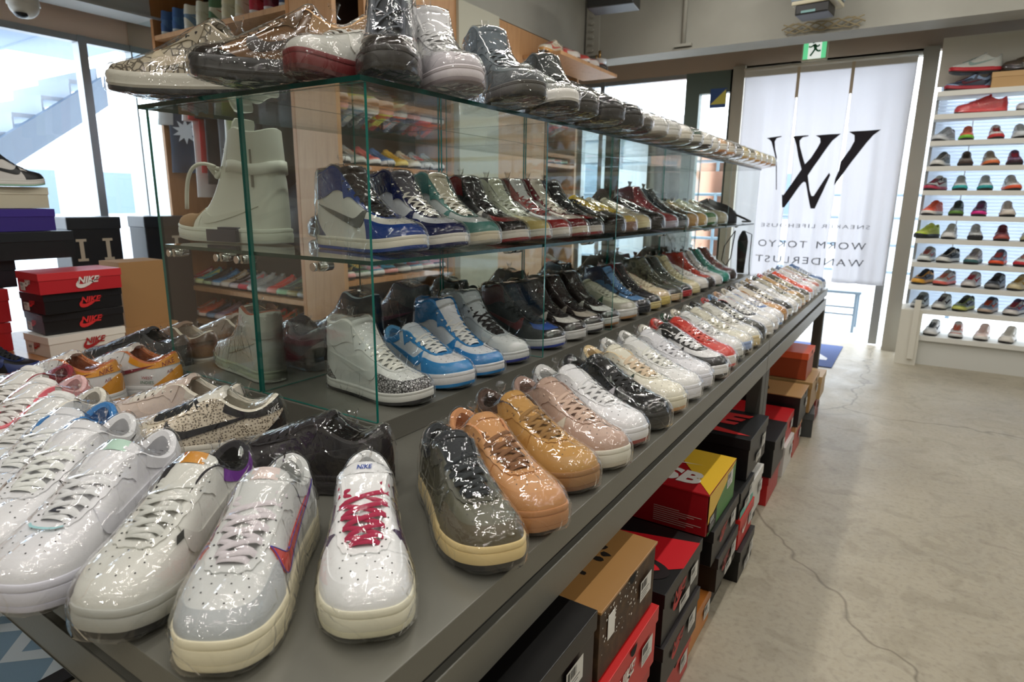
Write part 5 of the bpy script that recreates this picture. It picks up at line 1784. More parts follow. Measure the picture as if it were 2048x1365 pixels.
SEC = [o for o in COL.objects if o.get('group') == G2]
surf_text(SEC[0], 'low', 'NIKE', .90, .80, .016, '#d8d8d4')
surf_text(SEC[0], 'low', 'AIR', .90, .56, .011, '#d8d8d4')
for o in SEC[3:5]:
    surf_text(o, 'low', 'NIKE', .90, .84, .018, '#7a1c2c', part='collar')
    surf_text(o, 'low', 'AIR', .90, .55, .012, '#7a1c2c')
surf_text(SEC[3], 'low', 'WEST', .72, .42, .012, '#9a2a2c', part='upper')
surf_text(SEC[3], 'low', 'INDIES', .72, .24, .012, '#2f6a44', part='upper')
surf_text(SEC[2], 'low', 'NIKE', .88, .72, .015, '#b9a89a', part='collar')
# ---- long row along the aisle edge
G3 = 'wrapped low sneakers along the aisle edge of the table'
R = [
 (dict(base='#57513f~', quarter='#4b4a3a', toe='#5b5a4a', cap='#544c38', stay='#4a4a3e', collar='#2a2f33', lining='#2a2f33', tongue='#24282c', lace='#22282c', logo='#4b4a3a', mid='#dcc48c', out='#171412'), 'olive grey wrapped sneaker with cream midsole and dark laces', -.392, .585, -34),
 (dict(base='#bd8a58', cap='#bb8654', logo='#c08c5a', lace='#7c5434', mid='#b57e50', out='#a87448', lining='#c58a5c'), 'tan leather wrapped sneaker with gum sole and patterned laces', -.385, .705, -27),
 (dict(base='#b5894a~', cap='#b58a4c', logo='#a97c3e', lace='#8f6a38', mid='#9a7044', out='#7a5230', lining='#4a352a', collar='#5a4030'), 'wheat suede wrapped sneaker with brown collar', -.400, .855, -22),
 (dict(base='#b59a8a', cap='#b09484', logo='#cfc8b8', lace='#c8ad9b', mid='#d9d6c8', out='#bdb6a6', lining='#a08478'), 'dusty pink-beige wrapped sneaker with off-white sole', -.392, .970, -20),
 (dict(base='#dfdfe1', logo='#dcdce0', lace='#dcdcdc', mid='#dedee0', out='#8c2a24', lining='#d2d2d0'), 'white wrapped sneaker with dark red outsole', -.402, 1.090, -19),
 (dict(base='#181a1c!', logo='#b9b6bb', lace='#1a1c20', mid='#151516', out='#141414', lining='#1c1e20'), 'black patent wrapped sneaker with silver tick', -.395, 1.205, -18),
 (dict(base='#dedac9', logo='#2a4032', lace='#d9c4a8', mid='#d8d2bd', out='#b98a5a', lining='#d6bf92', heel='#2a4032'), 'cream wrapped sneaker with dark green tick and gum outsole', -.400, 1.330, -18),
 (dict(base='#e0e0de', lace='#e2e2da', mid='#dddde2', out='#d8d8dc', lining='#d8d8d4'), 'plain white wrapped sneaker right after the green-tick one', -.398, 1.445, -18),
 (dict(base='#dcdce0', mid='#d9d9e2', out='#d2d2dc', lining='#dcdcd8'), 'plain white wrapped sneaker just before the black and white one', -.402, 1.555, -18),
 (dict(base='#191919', toe='#dededd', quarter='#d9d9da', stay='#191919', cap='#191919', logo='#151515', lace='#dedede', mid='#dcdcdc', out='#1c1414', lining='#c9c6bb', collar='#d8d6cc'), 'black and white panelled wrapped sneaker with black outsole', -.392, 1.675, -20),
 (dict(base='#c8382c', toe='#c8382c', cap='#cf4033', logo='#d8d4d0', lace='#d9665a', mid='#dedad6', out='#c8382c', lining='#c8382c'), 'bright red wrapped sneaker after the black and white one', -.400, 1.795, -18),
 (dict(base='#d9dad8', logo='#cfcfcc', mid='#d6d6d2', out='#24352a', lining='#2f4a3a'), 'white wrapped sneaker with dark green outsole', -.405, 1.910, -18),
 (dict(base='#d8d5c4', logo='#c8442f', mid='#8fa3c8', out='#4a4540', lining='#cfc8b4', cap='#dcd8ca'), 'cream wrapped sneaker with red toe flash and blue midsole', -.402, 2.020, -18),
 (dict(base='#d6d5cc', logo='#161616', mid='#d9c79a', out='#cfb982', lining='#8a8a84'), 'white wrapped sneaker with black tick and pale yellow sole', -.400, 2.130, -18),
 (dict(base='#3a3a36', toe='#55554c', logo='#1a1a1a', lace='#c9c9c0', mid='#3a3834', out='#2a2824', lining='#1a1a1c', cap='#2b2b28'), 'dark mottled wrapped sneaker before the table seam', -.402, 2.235, -18),
 (dict(base='#dadad8', logo='#dadad8', mid='#d6d0c6', lining='#b8383a', heel='#b8383a', stay='#20242a'), 'white wrapped sneaker with black eyestay and red heel over the seam', -.400, 2.345, -18),
 (dict(base='#e0dfdc', logo='#cfd4dc', mid='#dcd8d6', out='#d2c6c0', lining='#5f86a8'), 'white wrapped sneaker with blue-grey lining past the seam', -.400, 2.455, -18),
 (dict(base='#dedede', stay='#5b86c2', logo='#5b86c2', mid='#d8d8dc', out='#2c68a8', lining='#c9a584'), 'white and blue wrapped sneaker with blue outsole', -.402, 2.565, -18),
 (dict(base='#d9d0bf', toe='#caa06a', cap='#b98548', stay='#c8945c', logo='#e0dccf', mid='#c09258', out='#b08048', lining='#d8d0bf'), 'tan and cream wrapped sneaker after the blue-soled one', -.405, 2.675, -18),
 (dict(base='#4a463c', cap='#2e2b26', logo='#cfcabc', lace='#d8d4c8', mid='#d4d0c4', out='#2a2622', lining='#2a2826'), 'dark brown speckled wrapped sneaker in the far half', -.402, 2.790, -18),
 (dict(base='#e2e1de', mid='#e0dedb', logo='#d8d8d6'), 'bright white wrapped sneaker in the far half of the aisle row', -.402, 2.905, -18),
 (dict(base='#b9b4a2', stay='#4b5346', logo='#4b5346', mid='#ddd8c8', out='#cf8a50'), 'khaki green wrapped sneaker with gum outsole in the far half', -.404, 3.030, -18),
 (dict(base='#c9a674', cap='#8f7a50', stay='#5f573f', logo='#e0c890', mid='#e0cfa8', out='#c99048'), 'mustard and green wrapped sneaker in the far half', -.404, 3.155, -18),
 (dict(base='#5f6054', cap='#49463c', logo='#d8d4c4', lace='#cfc8ac', mid='#dcd6c8', out='#d09a50'), 'grey-green wrapped sneaker beside the orange one', -.402, 3.280, -18),
 (dict(base='#e4583a', cap='#e8603e', logo='#f0e0d8', lace='#f08060', mid='#e4e0dc', out='#e0dcd8', lining='#e05030'), 'vivid orange wrapped sneaker near the far end of the table', -.402, 3.410, -18),
 (dict(base='#e2dfdd', logo='#d8d4d2', mid='#dedbd9'), 'white wrapped sneaker just past the vivid orange one', -.402, 3.540, -18),
 (dict(base='#d9c9c4', stay='#b8433a', cap='#c9867a', logo='#b8433a', mid='#e0dcd8'), 'white and red patterned wrapped sneaker near the far corner', -.404, 3.670, -18),
 (dict(base='#b9b6a8', stay='#6f7068', logo='#4a4a44', mid='#dcd8d0', out='#3a3834'), 'grey wrapped sneaker second from the far corner', -.404, 3.800, -18),
 (dict(base='#5c7ba8', cap='#4a689a', logo='#3a568a', lace='#c9d0da', mid='#d6d8dc', out='#cfd2d6'), 'blue wrapped sneaker at the far corner of the table', -.404, 3.925, -18),
]
for i, (c, lab, x, y, yaw) in enumerate(R):
    shoe('low', 2 if i < 14 else 1, c, (x, y), yaw + (i * 7 % 5 - 2) * .8, TZ, lab, G3, length=.302, slim=.96)

# ---- lower level of the cabinet, facing the aisle
G4 = 'wrapped sneakers on the lower level of the glass cabinet facing the aisle'
Bk = '#15110f'
Srow = [
 ('high', dict(base='#d3d6d2', cap='crackle', heel='crackle', collar='#d3d6d2', logo='#c6cac6', lining='#d8d8d2', lace='#dcdcd2', mid='#dcdcd6', out='#2a2a2c'), 'white mid wrapped sneaker with grey crackle toe and heel by the glass corner', .948, -2, .29),
 ('low', dict(base='#cdd4da', cap='#2583c0', stay='#2583c0', heel='#2583c0', collar='#2583c0', logo='#2583c0', lace='#dededa', mid='#dedede', out='#2583c0', lining='#5a9ac8', toe='#d9dadb'), 'low white and bright blue wrapped sneaker in the cabinet', 1.082, -13, .30),
 ('high', dict(base='#d6dade', cap='#1f7cba', stay='#1f7cba', heel='#1f7cba', collar='#1f7cba', logo='#1f7cba', lace='#dededa', mid='#dedede', out='#1f7cba', lining='#2a7ab8'), 'high white and bright blue wrapped sneaker in the cabinet', 1.212, -11, .30),
 ('high', dict(base='#b9c2c4', toe='#cdd2d0', cap='#c9cecb', stay='#b9c2c4', logo='#b4bcc0', lace='#1c1818', mid='#d6d8d6', out='#25358c', lining='#aab6b8'), 'pale grey high wrapped sneaker with black laces and blue outsole', 1.352, -9, .305),
 ('high', dict(base='#20262a', toe='#1f4a94', cap='#1b1e20!', stay='#23292b', collar='#5a2228', logo='#6e2226', mid='#d6d8da', out='#1f3a94', lining='#3a2a2c', lace='#20262a'), 'black high wrapped sneaker with blue toe and maroon collar', 1.560, -8, .305),
 ('high', dict(base='#1c1512', toe='#c9c8c0', cap='#17120f!', stay='#1c1512', logo='#c9c8c0', mid='#d6d6d2', out='#cfcfca', lining='#241a16', lace='#1c1512'), 'black and white high wrapped sneaker, nearer of two dark-laced ones', 1.700, -8, .30),
 ('high', dict(base='#1f1411', toe='#a9a294', cap='#17120f!', stay='#1f1411', logo='#8a8478', mid='#d6d6d2', out='#20242a', lining='#241a16', lace='#1c1512'), 'dark brown high wrapped sneaker with grey toe panel', 1.830, -8, .30),
 ('high', dict(base='#221511', toe='#dcdcd8', cap='#1a1411!', stay='#221511', logo='#d0cdc4', mid='#dcdcd8', out='#a87c50', lining='#241a16', lace='#1c1512'), 'black high wrapped sneaker with white toe and gum outsole', 1.960, -9, .305),
 ('low', dict(base='#c9cbb4', toe='#d2d4c0', cap='#a9a898~', stay='#cfd0bc', heel='#2f5a3e', logo='#2f5a3e', mid='#d8d8d4', out='#b3875a', lining='#a8aa96', lace='#d2d2c0'), 'cream wrapped sneaker with green accents and grey suede toe', 2.125, -9, .315),
 ('high', dict(base='#5b86b2', toe='#5b86b2', cap='#1c2026!', collar='#33405a', stay='#2c3646', logo='#20242c', mid='#2a2e34', out='#1a1c20', lining='#2c3a50'), 'sky blue and black high wrapped sneaker in the cabinet', 2.265, -9, .30),
 ('high', dict(base='#1a1a1e', toe='#1f1f24', cap='#1a1a1e!', collar='#7a2028', stay='#1a1a1e', logo='#c9c4b0', mid='#d8c890', out='#cdb876', lining='#6a1a20'), 'black wrapped sneaker with red collar and yellowed sole', 2.385, -9, .30),
 ('low', dict(base='#d9cdb0', toe='#d6c8a8', cap='#c9b48c', stay='#d9cdb0', logo='#b02a2c', heel='#b02a2c', mid='#d9c476', out='#cfb868', lining='#a02a2a', lace='#dcd2b8'), 'cream wrapped sneaker with red tab and yellow sole', 2.500, -9, .31),
 ('high', dict(base='camo', toe='#4a4f44', cap='#2a2a28', stay='camo', logo='#5a5a48', mid='#e0caa8', out='#d8b88c', lining='#4a4a38', lace='#3a3c30'), 'camouflage high wrapped sneaker in the cabinet', 2.660, -9, .31),
 ('high', dict(base='#3c4440', toe='#50584e', cap='#22262a!', stay='#3c4440', logo='#2a2a28', mid='#b8383a', out='#b03034', lining='#3a3a34', lace='#3c4440'), 'dark green high wrapped sneaker with red sole', 2.800, -9, .30),
 ('high', dict(base='#cfc49c', toe='#cfc49c', cap='#d2c8a0', stay='#b8ae88', logo='#b8ae88', mid='#ddd2a8', out='#cfc088', lining='#a8a080', lace='#d8d0b0'), 'pale yellow high wrapped sneaker in the cabinet', 2.930, -9, .30),
 ('low', dict(base='#d9d6d0', toe='#dcdad6', cap='#d9d6d0', logo='#23211f', mid='#dedad4', out='#2a2826', lining='#a89a90'), 'white wrapped sneaker with black tick between the yellow and red ones', 3.060, -9, .30),
 ('high', dict(base='#b3402f', toe='#b84433', cap='#2a2422', stay='#a33828', logo='#d8d0c8', mid='#2c2a28', out='#1c1a18', lining='#7a2a20', lace='#b3402f'), 'rust red high wrapped sneaker with dark toe', 3.190, -9, .30),
 ('high', dict(base='#c9c6c2', toe='#d6d4d0', cap='#d6d4d0', stay='#8f8a86', logo='#3a3836', mid='#dedcd8', out='#d6d4d0', lining='#3a3432', lace='#d0cecb'), 'light grey high wrapped sneaker next to the teal one', 3.330, -9, .30),
 ('high', dict(base='#1f8a7c', toe='#2a9484', cap='#20907e', stay='#1c7a6c', logo='#d8d8d4', mid='#2a9484', out='#1f7a6c', lining='#5a2a28', lace='#1f8a7c'), 'teal high wrapped sneaker near the far end', 3.480, -9, .30),
 ('high', dict(base='#6a1f22', toe='#6a1f22', cap='#2a2220', stay='#5a1a1e', logo='#b9a890', mid='#3a2c28', out='#2a201c', lining='#4a1a1c', lace='#6a1f22'), 'dark red high wrapped sneaker last on the lower level', 3.640, -9, .30),
]
for i, (k, c, lab, y, yaw, ln) in enumerate(Srow):
    shoe(k, 2 if i < 9 else 1, c, (-.832 + (.012 if i < 3 else 0), y), yaw, PZ, lab, G4, length=ln)
# ---- lower level, facing the other way
G5 = 'wrapped sneakers on the lower level seen from the heel'
Brow = [
 ('high', dict(base='#c6c9c0', heel='#c2c5b4', collar='#c6c9c0', lining='#8a4a34', logo='#b9bcae', mid='#b6bfa4', out='#c9ccc0'), 'pale grey-green heel-on wrapped sneaker with rust lining tag, first behind the glass end', .905, 166, .30),
 ('low', dict(base='#2a3440', heel='#c9cdc8', collar='#c4cac8', lining='#a9b4b8', logo='#222a34', mid='#9db4cc', out='#88a2bc'), 'navy and grey heel-on wrapped sneaker with ice blue sole', 1.06, 172, .30),
 ('high', dict(base='#1c2836', heel='#1c2836', collar='#1c2836', lining='#9aa6ac', logo='#d8d8d8', mid='#8c98a2', out='#5a6670'), 'dark navy high heel-on wrapped sneaker behind the glass corner', 1.23, 176, .30),
 ('high', dict(base='#4a4450', heel='#3c3a44', collar='#5a6068', logo='#7a3a5a', mid='#8c98a2'), 'slate purple high heel-on wrapped sneaker', 1.42, 178, .31),
 ('high', dict(base='#6f7a80', heel='#5a666c', collar='#7a858a', logo='#a9b0b4', mid='#9aa4aa'), 'steel grey heel-on wrapped sneaker behind the blue pair', 1.62, 179, .30),
 ('low', dict(base='#59646a', heel='#4c565c', collar='#69747a', logo='#a9b0b4', mid='#9aa4aa'), 'slate low heel-on wrapped sneaker behind the pale grey one', 1.78, 179, .30),
 ('high', dict(base='#3d4a52', heel='#36424a', collar='#4a565e', logo='#8c969c', mid='#8c98a2'), 'dark slate heel-on wrapped sneaker past the slate low one', 1.98, 179, .30),
 ('low', dict(base='#7e8a92', heel='#6a767e', collar='#8a969e', logo='#b0b8bc', mid='#a4aeb4'), 'pale slate low heel-on wrapped sneaker in the third bay', 2.16, 179, .30),
 ('high', dict(base='#51606c', heel='#45525e', collar='#5f6e7a', logo='#9aa4ac', mid='#9aa6ae'), 'blue-grey heel-on wrapped sneaker in the third bay', 2.36, 179, .30),
 ('low', dict(base='#2e3840', heel='#2a343c', collar='#3c464e', logo='#8c969c', mid='#8c98a2'), 'near-black low heel-on wrapped sneaker in the third bay', 2.54, 179, .30),
 ('high', dict(base='#8792a0', heel='#76818e', collar='#929dab', logo='#b4bcc4', mid='#a8b2ba'), 'light blue-grey heel-on wrapped sneaker in the fourth bay', 2.78, 179, .30),
 ('high', dict(base='#48525a', heel='#3e484f', collar='#566068', logo='#8c969c', mid='#8c98a2'), 'graphite heel-on wrapped sneaker in the fourth bay', 3.0, 179, .30),
 ('low', dict(base='#6c7478', heel='#5f676b', collar='#787f83', logo='#a4abaf', mid='#a0a7ab'), 'mid grey heel-on wrapped sneaker in the fourth bay', 3.2, 179, .30),
 ('high', dict(base='#8a8f94', heel='#7c8186', collar='#969ba0', logo='#b4b8bc', mid='#adb1b5'), 'silver grey heel-on wrapped sneaker in the last bay', 3.5, 179, .30),
]
for k, c, lab, y, yaw, ln in Brow:
    shoe(k, 1, c, (-1.505, y + (.05 if y < 1 else 0)), yaw, PZ, lab, G5, length=ln)

# ---- glass shelf, facing the aisle
G6 = 'wrapped sneakers on the glass shelf facing the aisle'
def j1(a, b, **k):
    d = dict(base=a, cap=b, stay=b, heel=b, collar=b, logo=b, out=b, lining=b, tongue=a, lace=a, mid='#dedad0')
    d.update(k)
    return d
Trow = [
 ('high', j1('#d9d8d0', '#1d3f86!', heel='#3d4c6c', collar='#1d3c7c!', logo='#5a5c58', tongue='#2a1c18', lace='#15151a', toe='#dcdacf', lining='#20283a', mid='#dcd8c8'), 'white high wrapped sneaker with royal blue toe and grey tick, first on the glass shelf', .985, -6, .315),
 ('high', j1('#cfd2d6', '#1c2350!', collar='#1a2046!', lace='#d8d4c8', tongue='#5a5860', lining='#1a1c38'), 'white and dark navy high wrapped sneaker with thick white laces', 1.130, -8, .31),
 ('high', j1('#c4cac8', '#4a8078', collar='#3f6e6a', lace='#d8d4c6', tongue='#b8b29c', lining='#2f5c58', out='#a9a698', mid='#d6cdb4'), 'white and sage green high wrapped sneaker', 1.262, -9, .31),
 ('high', j1('#17110f', '#191211!', toe='#7d1a1c!', collar='#5c1518!', logo='#cfcdc4', quarter='#1a1412', out='#8e1c20', lining='#241414', lace='#17110f'), 'black and red high wrapped sneaker with white tick', 1.400, -9, .305),
 ('high', j1('#cfd0b8', '#cdb66a', stay='#d2d2be', collar='#cfd2bc', heel='#c9cab2', logo='#c4c6ac', out='#8a3a28', toe='#cfc48c', lining='#3a3230', lace='#cfcfc0'), 'cream high wrapped sneaker with yellow toe', 1.520, -9, .30),
 ('high', j1('#d6d6d4', '#9a2a28!', collar='#5a1a22!', stay='#8c2624', logo='#2a3038', toe='#d0d0d0', out='#a9a9a6', lining='#3a2024', lace='#8c2624'), 'white and brick red high wrapped sneaker with grey outsole', 1.640, -9, .305),
 ('high', j1('#ccc4b4', '#6e1419!', collar='#5a1015!', logo='#231214', out='#7c161b', lace='#d2cab8', toe='#cdc5b2', tongue='#d2cab8', lining='#4a1014', mid='#d6cdb8'), 'cream and oxblood high wrapped sneaker with cream laces', 1.765, -9, .31),
 ('high', j1('#1b1b1c', '#17171a!', toe='#8c1c22!', collar='#1c1c1e', logo='#8c1c22', out='#8c1c22', lining='#1a1a1c', lace='#1b1b1c', mid='#cfcac0'), 'black high wrapped sneaker with red toe panel and red outsole', 1.870, -9, .305),
 ('low', j1('#17140f', '#17130e!', stay='#1d1a14', lace='#c9a92c', tongue='#c9a92c', logo='#1a1712', out='#2a231c', mid='#1c1814', lining='#2a2c26'), 'black low wrapped sneaker beside the yellow-laced one', 2.060, -9, .315),
 ('low', j1('#c9c4ae', '#c8ae58', stay='#c9b23c', lace='#d6bc3a', mid='#8c6a58', out='#6e4c40', lining='#3a3a2c'), 'cream low wrapped sneaker with yellow laces and brown sole', 2.170, -9, .30),
 ('low', j1('#bdb8a2', '#cbbf94', stay='#c6c0a8', mid='#d6cfa4', out='#2a2620', lining='#3a3a2c', logo='#4a4a38'), 'beige low wrapped sneaker with pale yellow midsole', 2.310, -9, .30),
 ('low', j1('#1a1412', '#15110f!', mid='#1a1614', out='#201c18', lining='#1a1614', logo='#2a2420', lace='#1a1412'), 'glossy black low wrapped sneaker in the third bay', 2.470, -9, .32),
 ('high', j1('#7a2a30', '#8c3034', collar='#50262c', toe='#a84440', mid='#b9b4c0', out='#a9a4b4', logo='#50262c', lining='#4a3438', lace='#7a2a30'), 'maroon high wrapped sneaker in the fourth bay', 2.640, -9, .31),
 ('high', j1('#2c3036', '#20262e!', collar='#3a444c', mid='#9a9ca4', out='#7a7c84', logo='#15181c', lining='#3a444c', lace='#2c3036'), 'dark grey high wrapped sneaker in the fourth bay', 2.790, -9, .30),
 ('low', j1('#4c3f2c', '#a88850', stay='#3a3226', mid='#b8945c', out='#a8824c', lining='#3a3026', lace='#5a4c38'), 'brown low wrapped sneaker with tan sole in the fourth bay', 2.930, -9, .30),
 ('low', j1('#8f8a70', '#c0a062', mid='#c8ac70', out='#b8985c', lining='#4a4434', lace='#9a9478'), 'khaki low wrapped sneaker with amber toe', 3.080, -9, .30),
 ('low', j1('#bcc4ac', '#4c8050', stay='#c8ceb8', mid='#c9d2bc', out='#3c7444', lining='#3a3a34', logo='#3c7444', lace='#d0d6c2'), 'pale low wrapped sneaker with green toe and sole', 3.260, -9, .31),
 ('low', j1('#bdb6a0', '#c0b698', stay='#a8a28c', mid='#cbc4b0', out='#a8a08a', lining='#3a3832', lace='#4a4650'), 'stone beige low wrapped sneaker last on the glass shelf', 3.470, -9, .31),
]
for i, (k, c, lab, y, yaw, ln) in enumerate(Trow):
    shoe(k, 2 if i < 8 else 1, c, (-.868, y), yaw, SZ, lab, G6, length=ln)
# ---- glass shelf, other side: the tall boot first
bt = shoe('boot', 2, dict(base='#d8d9cc', logo='#d2d3c5', lace='#dcdccf', mid='#cfd2c4', out='#b8bcb0', cap='#d8d9cc', lining='#b9bcae', tongue='#c8ccc0'), (-1.745, 1.035), 184, SZ, 'tall off-white boot sneaker with buckle strap behind the glass end', None, length=.40, wrap=False, name='boot_sneaker')
bt.location = (-1.475, .985, SZ + .0005)
bt.scale = (1.22, 1.05, .97)
L_ = Last('boot')
g = MB(); patch(g, L_, frange(.52, 1.48, 40), lambda u: .60, lambda u: .70, 3, .006); g.obj('ankle_strap', mat('leather', '#d8d9cc', .42, bump=.18, bscale=420), bt)
g = MB(); patch(g, L_, frange(.06, .27, 12), lambda u: .02, lambda u: .62, 6, .004); g.obj('gauze_patch', mat('brown_gauze', '#9a7a56', .8, bump=.5, bscale=200), bt)
g = MB(); patch(g, L_, frange(.46, .62, 12), lambda u: -.0, lambda u: .06, 3, .006); g.box(-.06, .03, -.060, -.050, .004, .034); g.box(-.06, .03, .050, .060, .004, .034); g.obj('sole_window', mat('dark_window', '#3e4450', .3), bt)
g = MB(); pts = []
for k in range(16):
    f = k / 15
    pts.append((.0 + .10 * f, .045 + .02 * math.sin(f * 3), .19 - .0 + .03 * math.sin(f * 2.2) - .13 * f * f))
g.tube(pts, .0045, 8); g.tube([(0, .035, .185), (.012, .05, .19), (.02, .03, .175), (.005, .04, .165), (.0, .03, .185)], .006, 8); g.obj('loose_lace', mat('woven_fabric', '#dcdccf', .85), bt)
g = MB(); g.box(-.10, -.097, .030, .040, .14, .23); g.obj('zip', mat('zip_metal', '#8a8a84', .3, .8), bt)
G7 = 'wrapped sneakers on the glass shelf seen from the heel'
for i, (k, c, lab, y) in enumerate([('high', '#2a2430', 'dark plum high heel-on wrapped sneaker on the glass shelf behind the royal blue one', 1.27),
        ('high', '#3a444c', 'slate high heel-on wrapped sneaker on the glass shelf, second bay', 1.62), ('low', '#5a5f58', 'grey-green low heel-on wrapped sneaker on the glass shelf, second bay', 1.78),
        ('low', '#8c979c', 'pale grey low heel-on wrapped sneaker on the glass shelf, third bay', 2.10), ('low', '#6a7a80', 'blue-grey low heel-on wrapped sneaker on the glass shelf, third bay', 2.42),
        ('high', '#5a3a40', 'wine high heel-on wrapped sneaker on the glass shelf, fourth bay', 2.85), ('high', '#2a3034', 'charcoal high heel-on wrapped sneaker on the glass shelf, last bay', 3.5)]):
    shoe(k, 1, dict(base=c, mid='#8c98a2', logo='#9aa4aa'), (-1.505, y), 178, SZ, lab, G7)
t = thing('folded_bag', 'crumpled black nylon bag lying at the far end of the glass shelf', 'bag', (-1.05, 3.76, SZ + .0005))
g = MB(); G = []
for k in range(9):
    f = k / 8
    r = math.sin(min(1, (1 - f) * 1.6 + .02) * PI / 2)
    G.append([(.16 * r * math.cos(j * PI / 10) * (1 + .1 * math.sin(j * 2.2)), .12 * r * math.sin(j * PI / 10) * (1 + .12 * math.cos(j * 3.1)), f * .13 + .012 * math.sin(j * 1.7 + k)*f) for j in range(20)])
G[0] = [(p[0], p[1], 0) for p in G[0]]
g.grid(G, closed_v=True); g.add(G[-1], [tuple(range(20))]); g.add(G[0], [tuple(range(20))]); g.obj('bag_body', mat('bag_nylon', '#14161a', .5, bump=.6, bscale=60), t)
g = MB(); g.tube([(.14, 0, .06), (.2, .05, .03), (.22, .13, .012), (.16, .2, .008)], .006, 6); g.obj('strap', mat('black_nylon', '#101012', .5), t)

# ---- on top of the cabinet
G8 = 'wrapped sneakers on the glass top of the cabinet'
def top(kind, q, cols, tx, ty, yaw, lab, ln=.31, tilt=0):
    return shoe(kind, q, cols, (tx, ty), yaw, GZ, lab, G8, length=ln, tilt=tilt)
top('run', 2, dict(base='scroll', toe='scroll', cap='scroll', stay='#9a907c', heel='scroll', collar='#9a907c', logo='#b0a48c', lace='#2a2622', mid='#b9b6aa', out='#14171c', lining='#9a907c'), -1.495, .742, 208, 'taupe wrapped runner with interlaced line pattern, leftmost on the glass top', .36)
top('run', 2, dict(base='#6e5236', toe='#2e241d!', cap='#1d1816!', quarter='#6a4e34!', stay='#5a4530!', heel='#8f6c44', collar='#9a7850', logo='#2c221a', mid='#1f1e1e', out='#17191a', lining='#c09a6c'), -1.170, .722, 219, 'brown and black glossy wrapped runner second from left on the glass top', .33)
o = top('low', 2, dict(base='#b9b9b2', toe='#b0b1ab', cap='#b5b5ae', stay='#c0bfb8', heel='#8c2a2a', collar='#c9c8c0', logo='#d0cfc8', mid='#6a1c1e', out='#4c1214', lining='#b8605a'), -.965, .765, 262, 'silver wrapped sneaker with dark red sole near the glass corner', .30)
o.scale = (1.0, 1.06, 1.08)
top('boot', 2, dict(base='#3f444a', toe='#26211f!', cap='#241f1d!', stay='#5a6068', collar='#6a7078', logo='#3f444a', mid='#211c1a', out='#17120f', lining='#2a2c30', lace='#5a6068'), -.800, .832, -52, 'tall dark wrapped boot standing at the corner of the glass top', .31)
top('high', 2, dict(base='#d2d2d4', toe='#b8b4b8', cap='#b4aeb2', stay='#d8d8d8', collar='#d8d8d8', logo='#cfcfd2', mid='#cfc8cc', out='#8c8286', lining='#d8d8d8', lace='#d8d8d8'), -.752, .992, -35, 'tall white wrapped sneaker with mauve toe beside the dark boot', .33)
DK = dict(out='speckle')
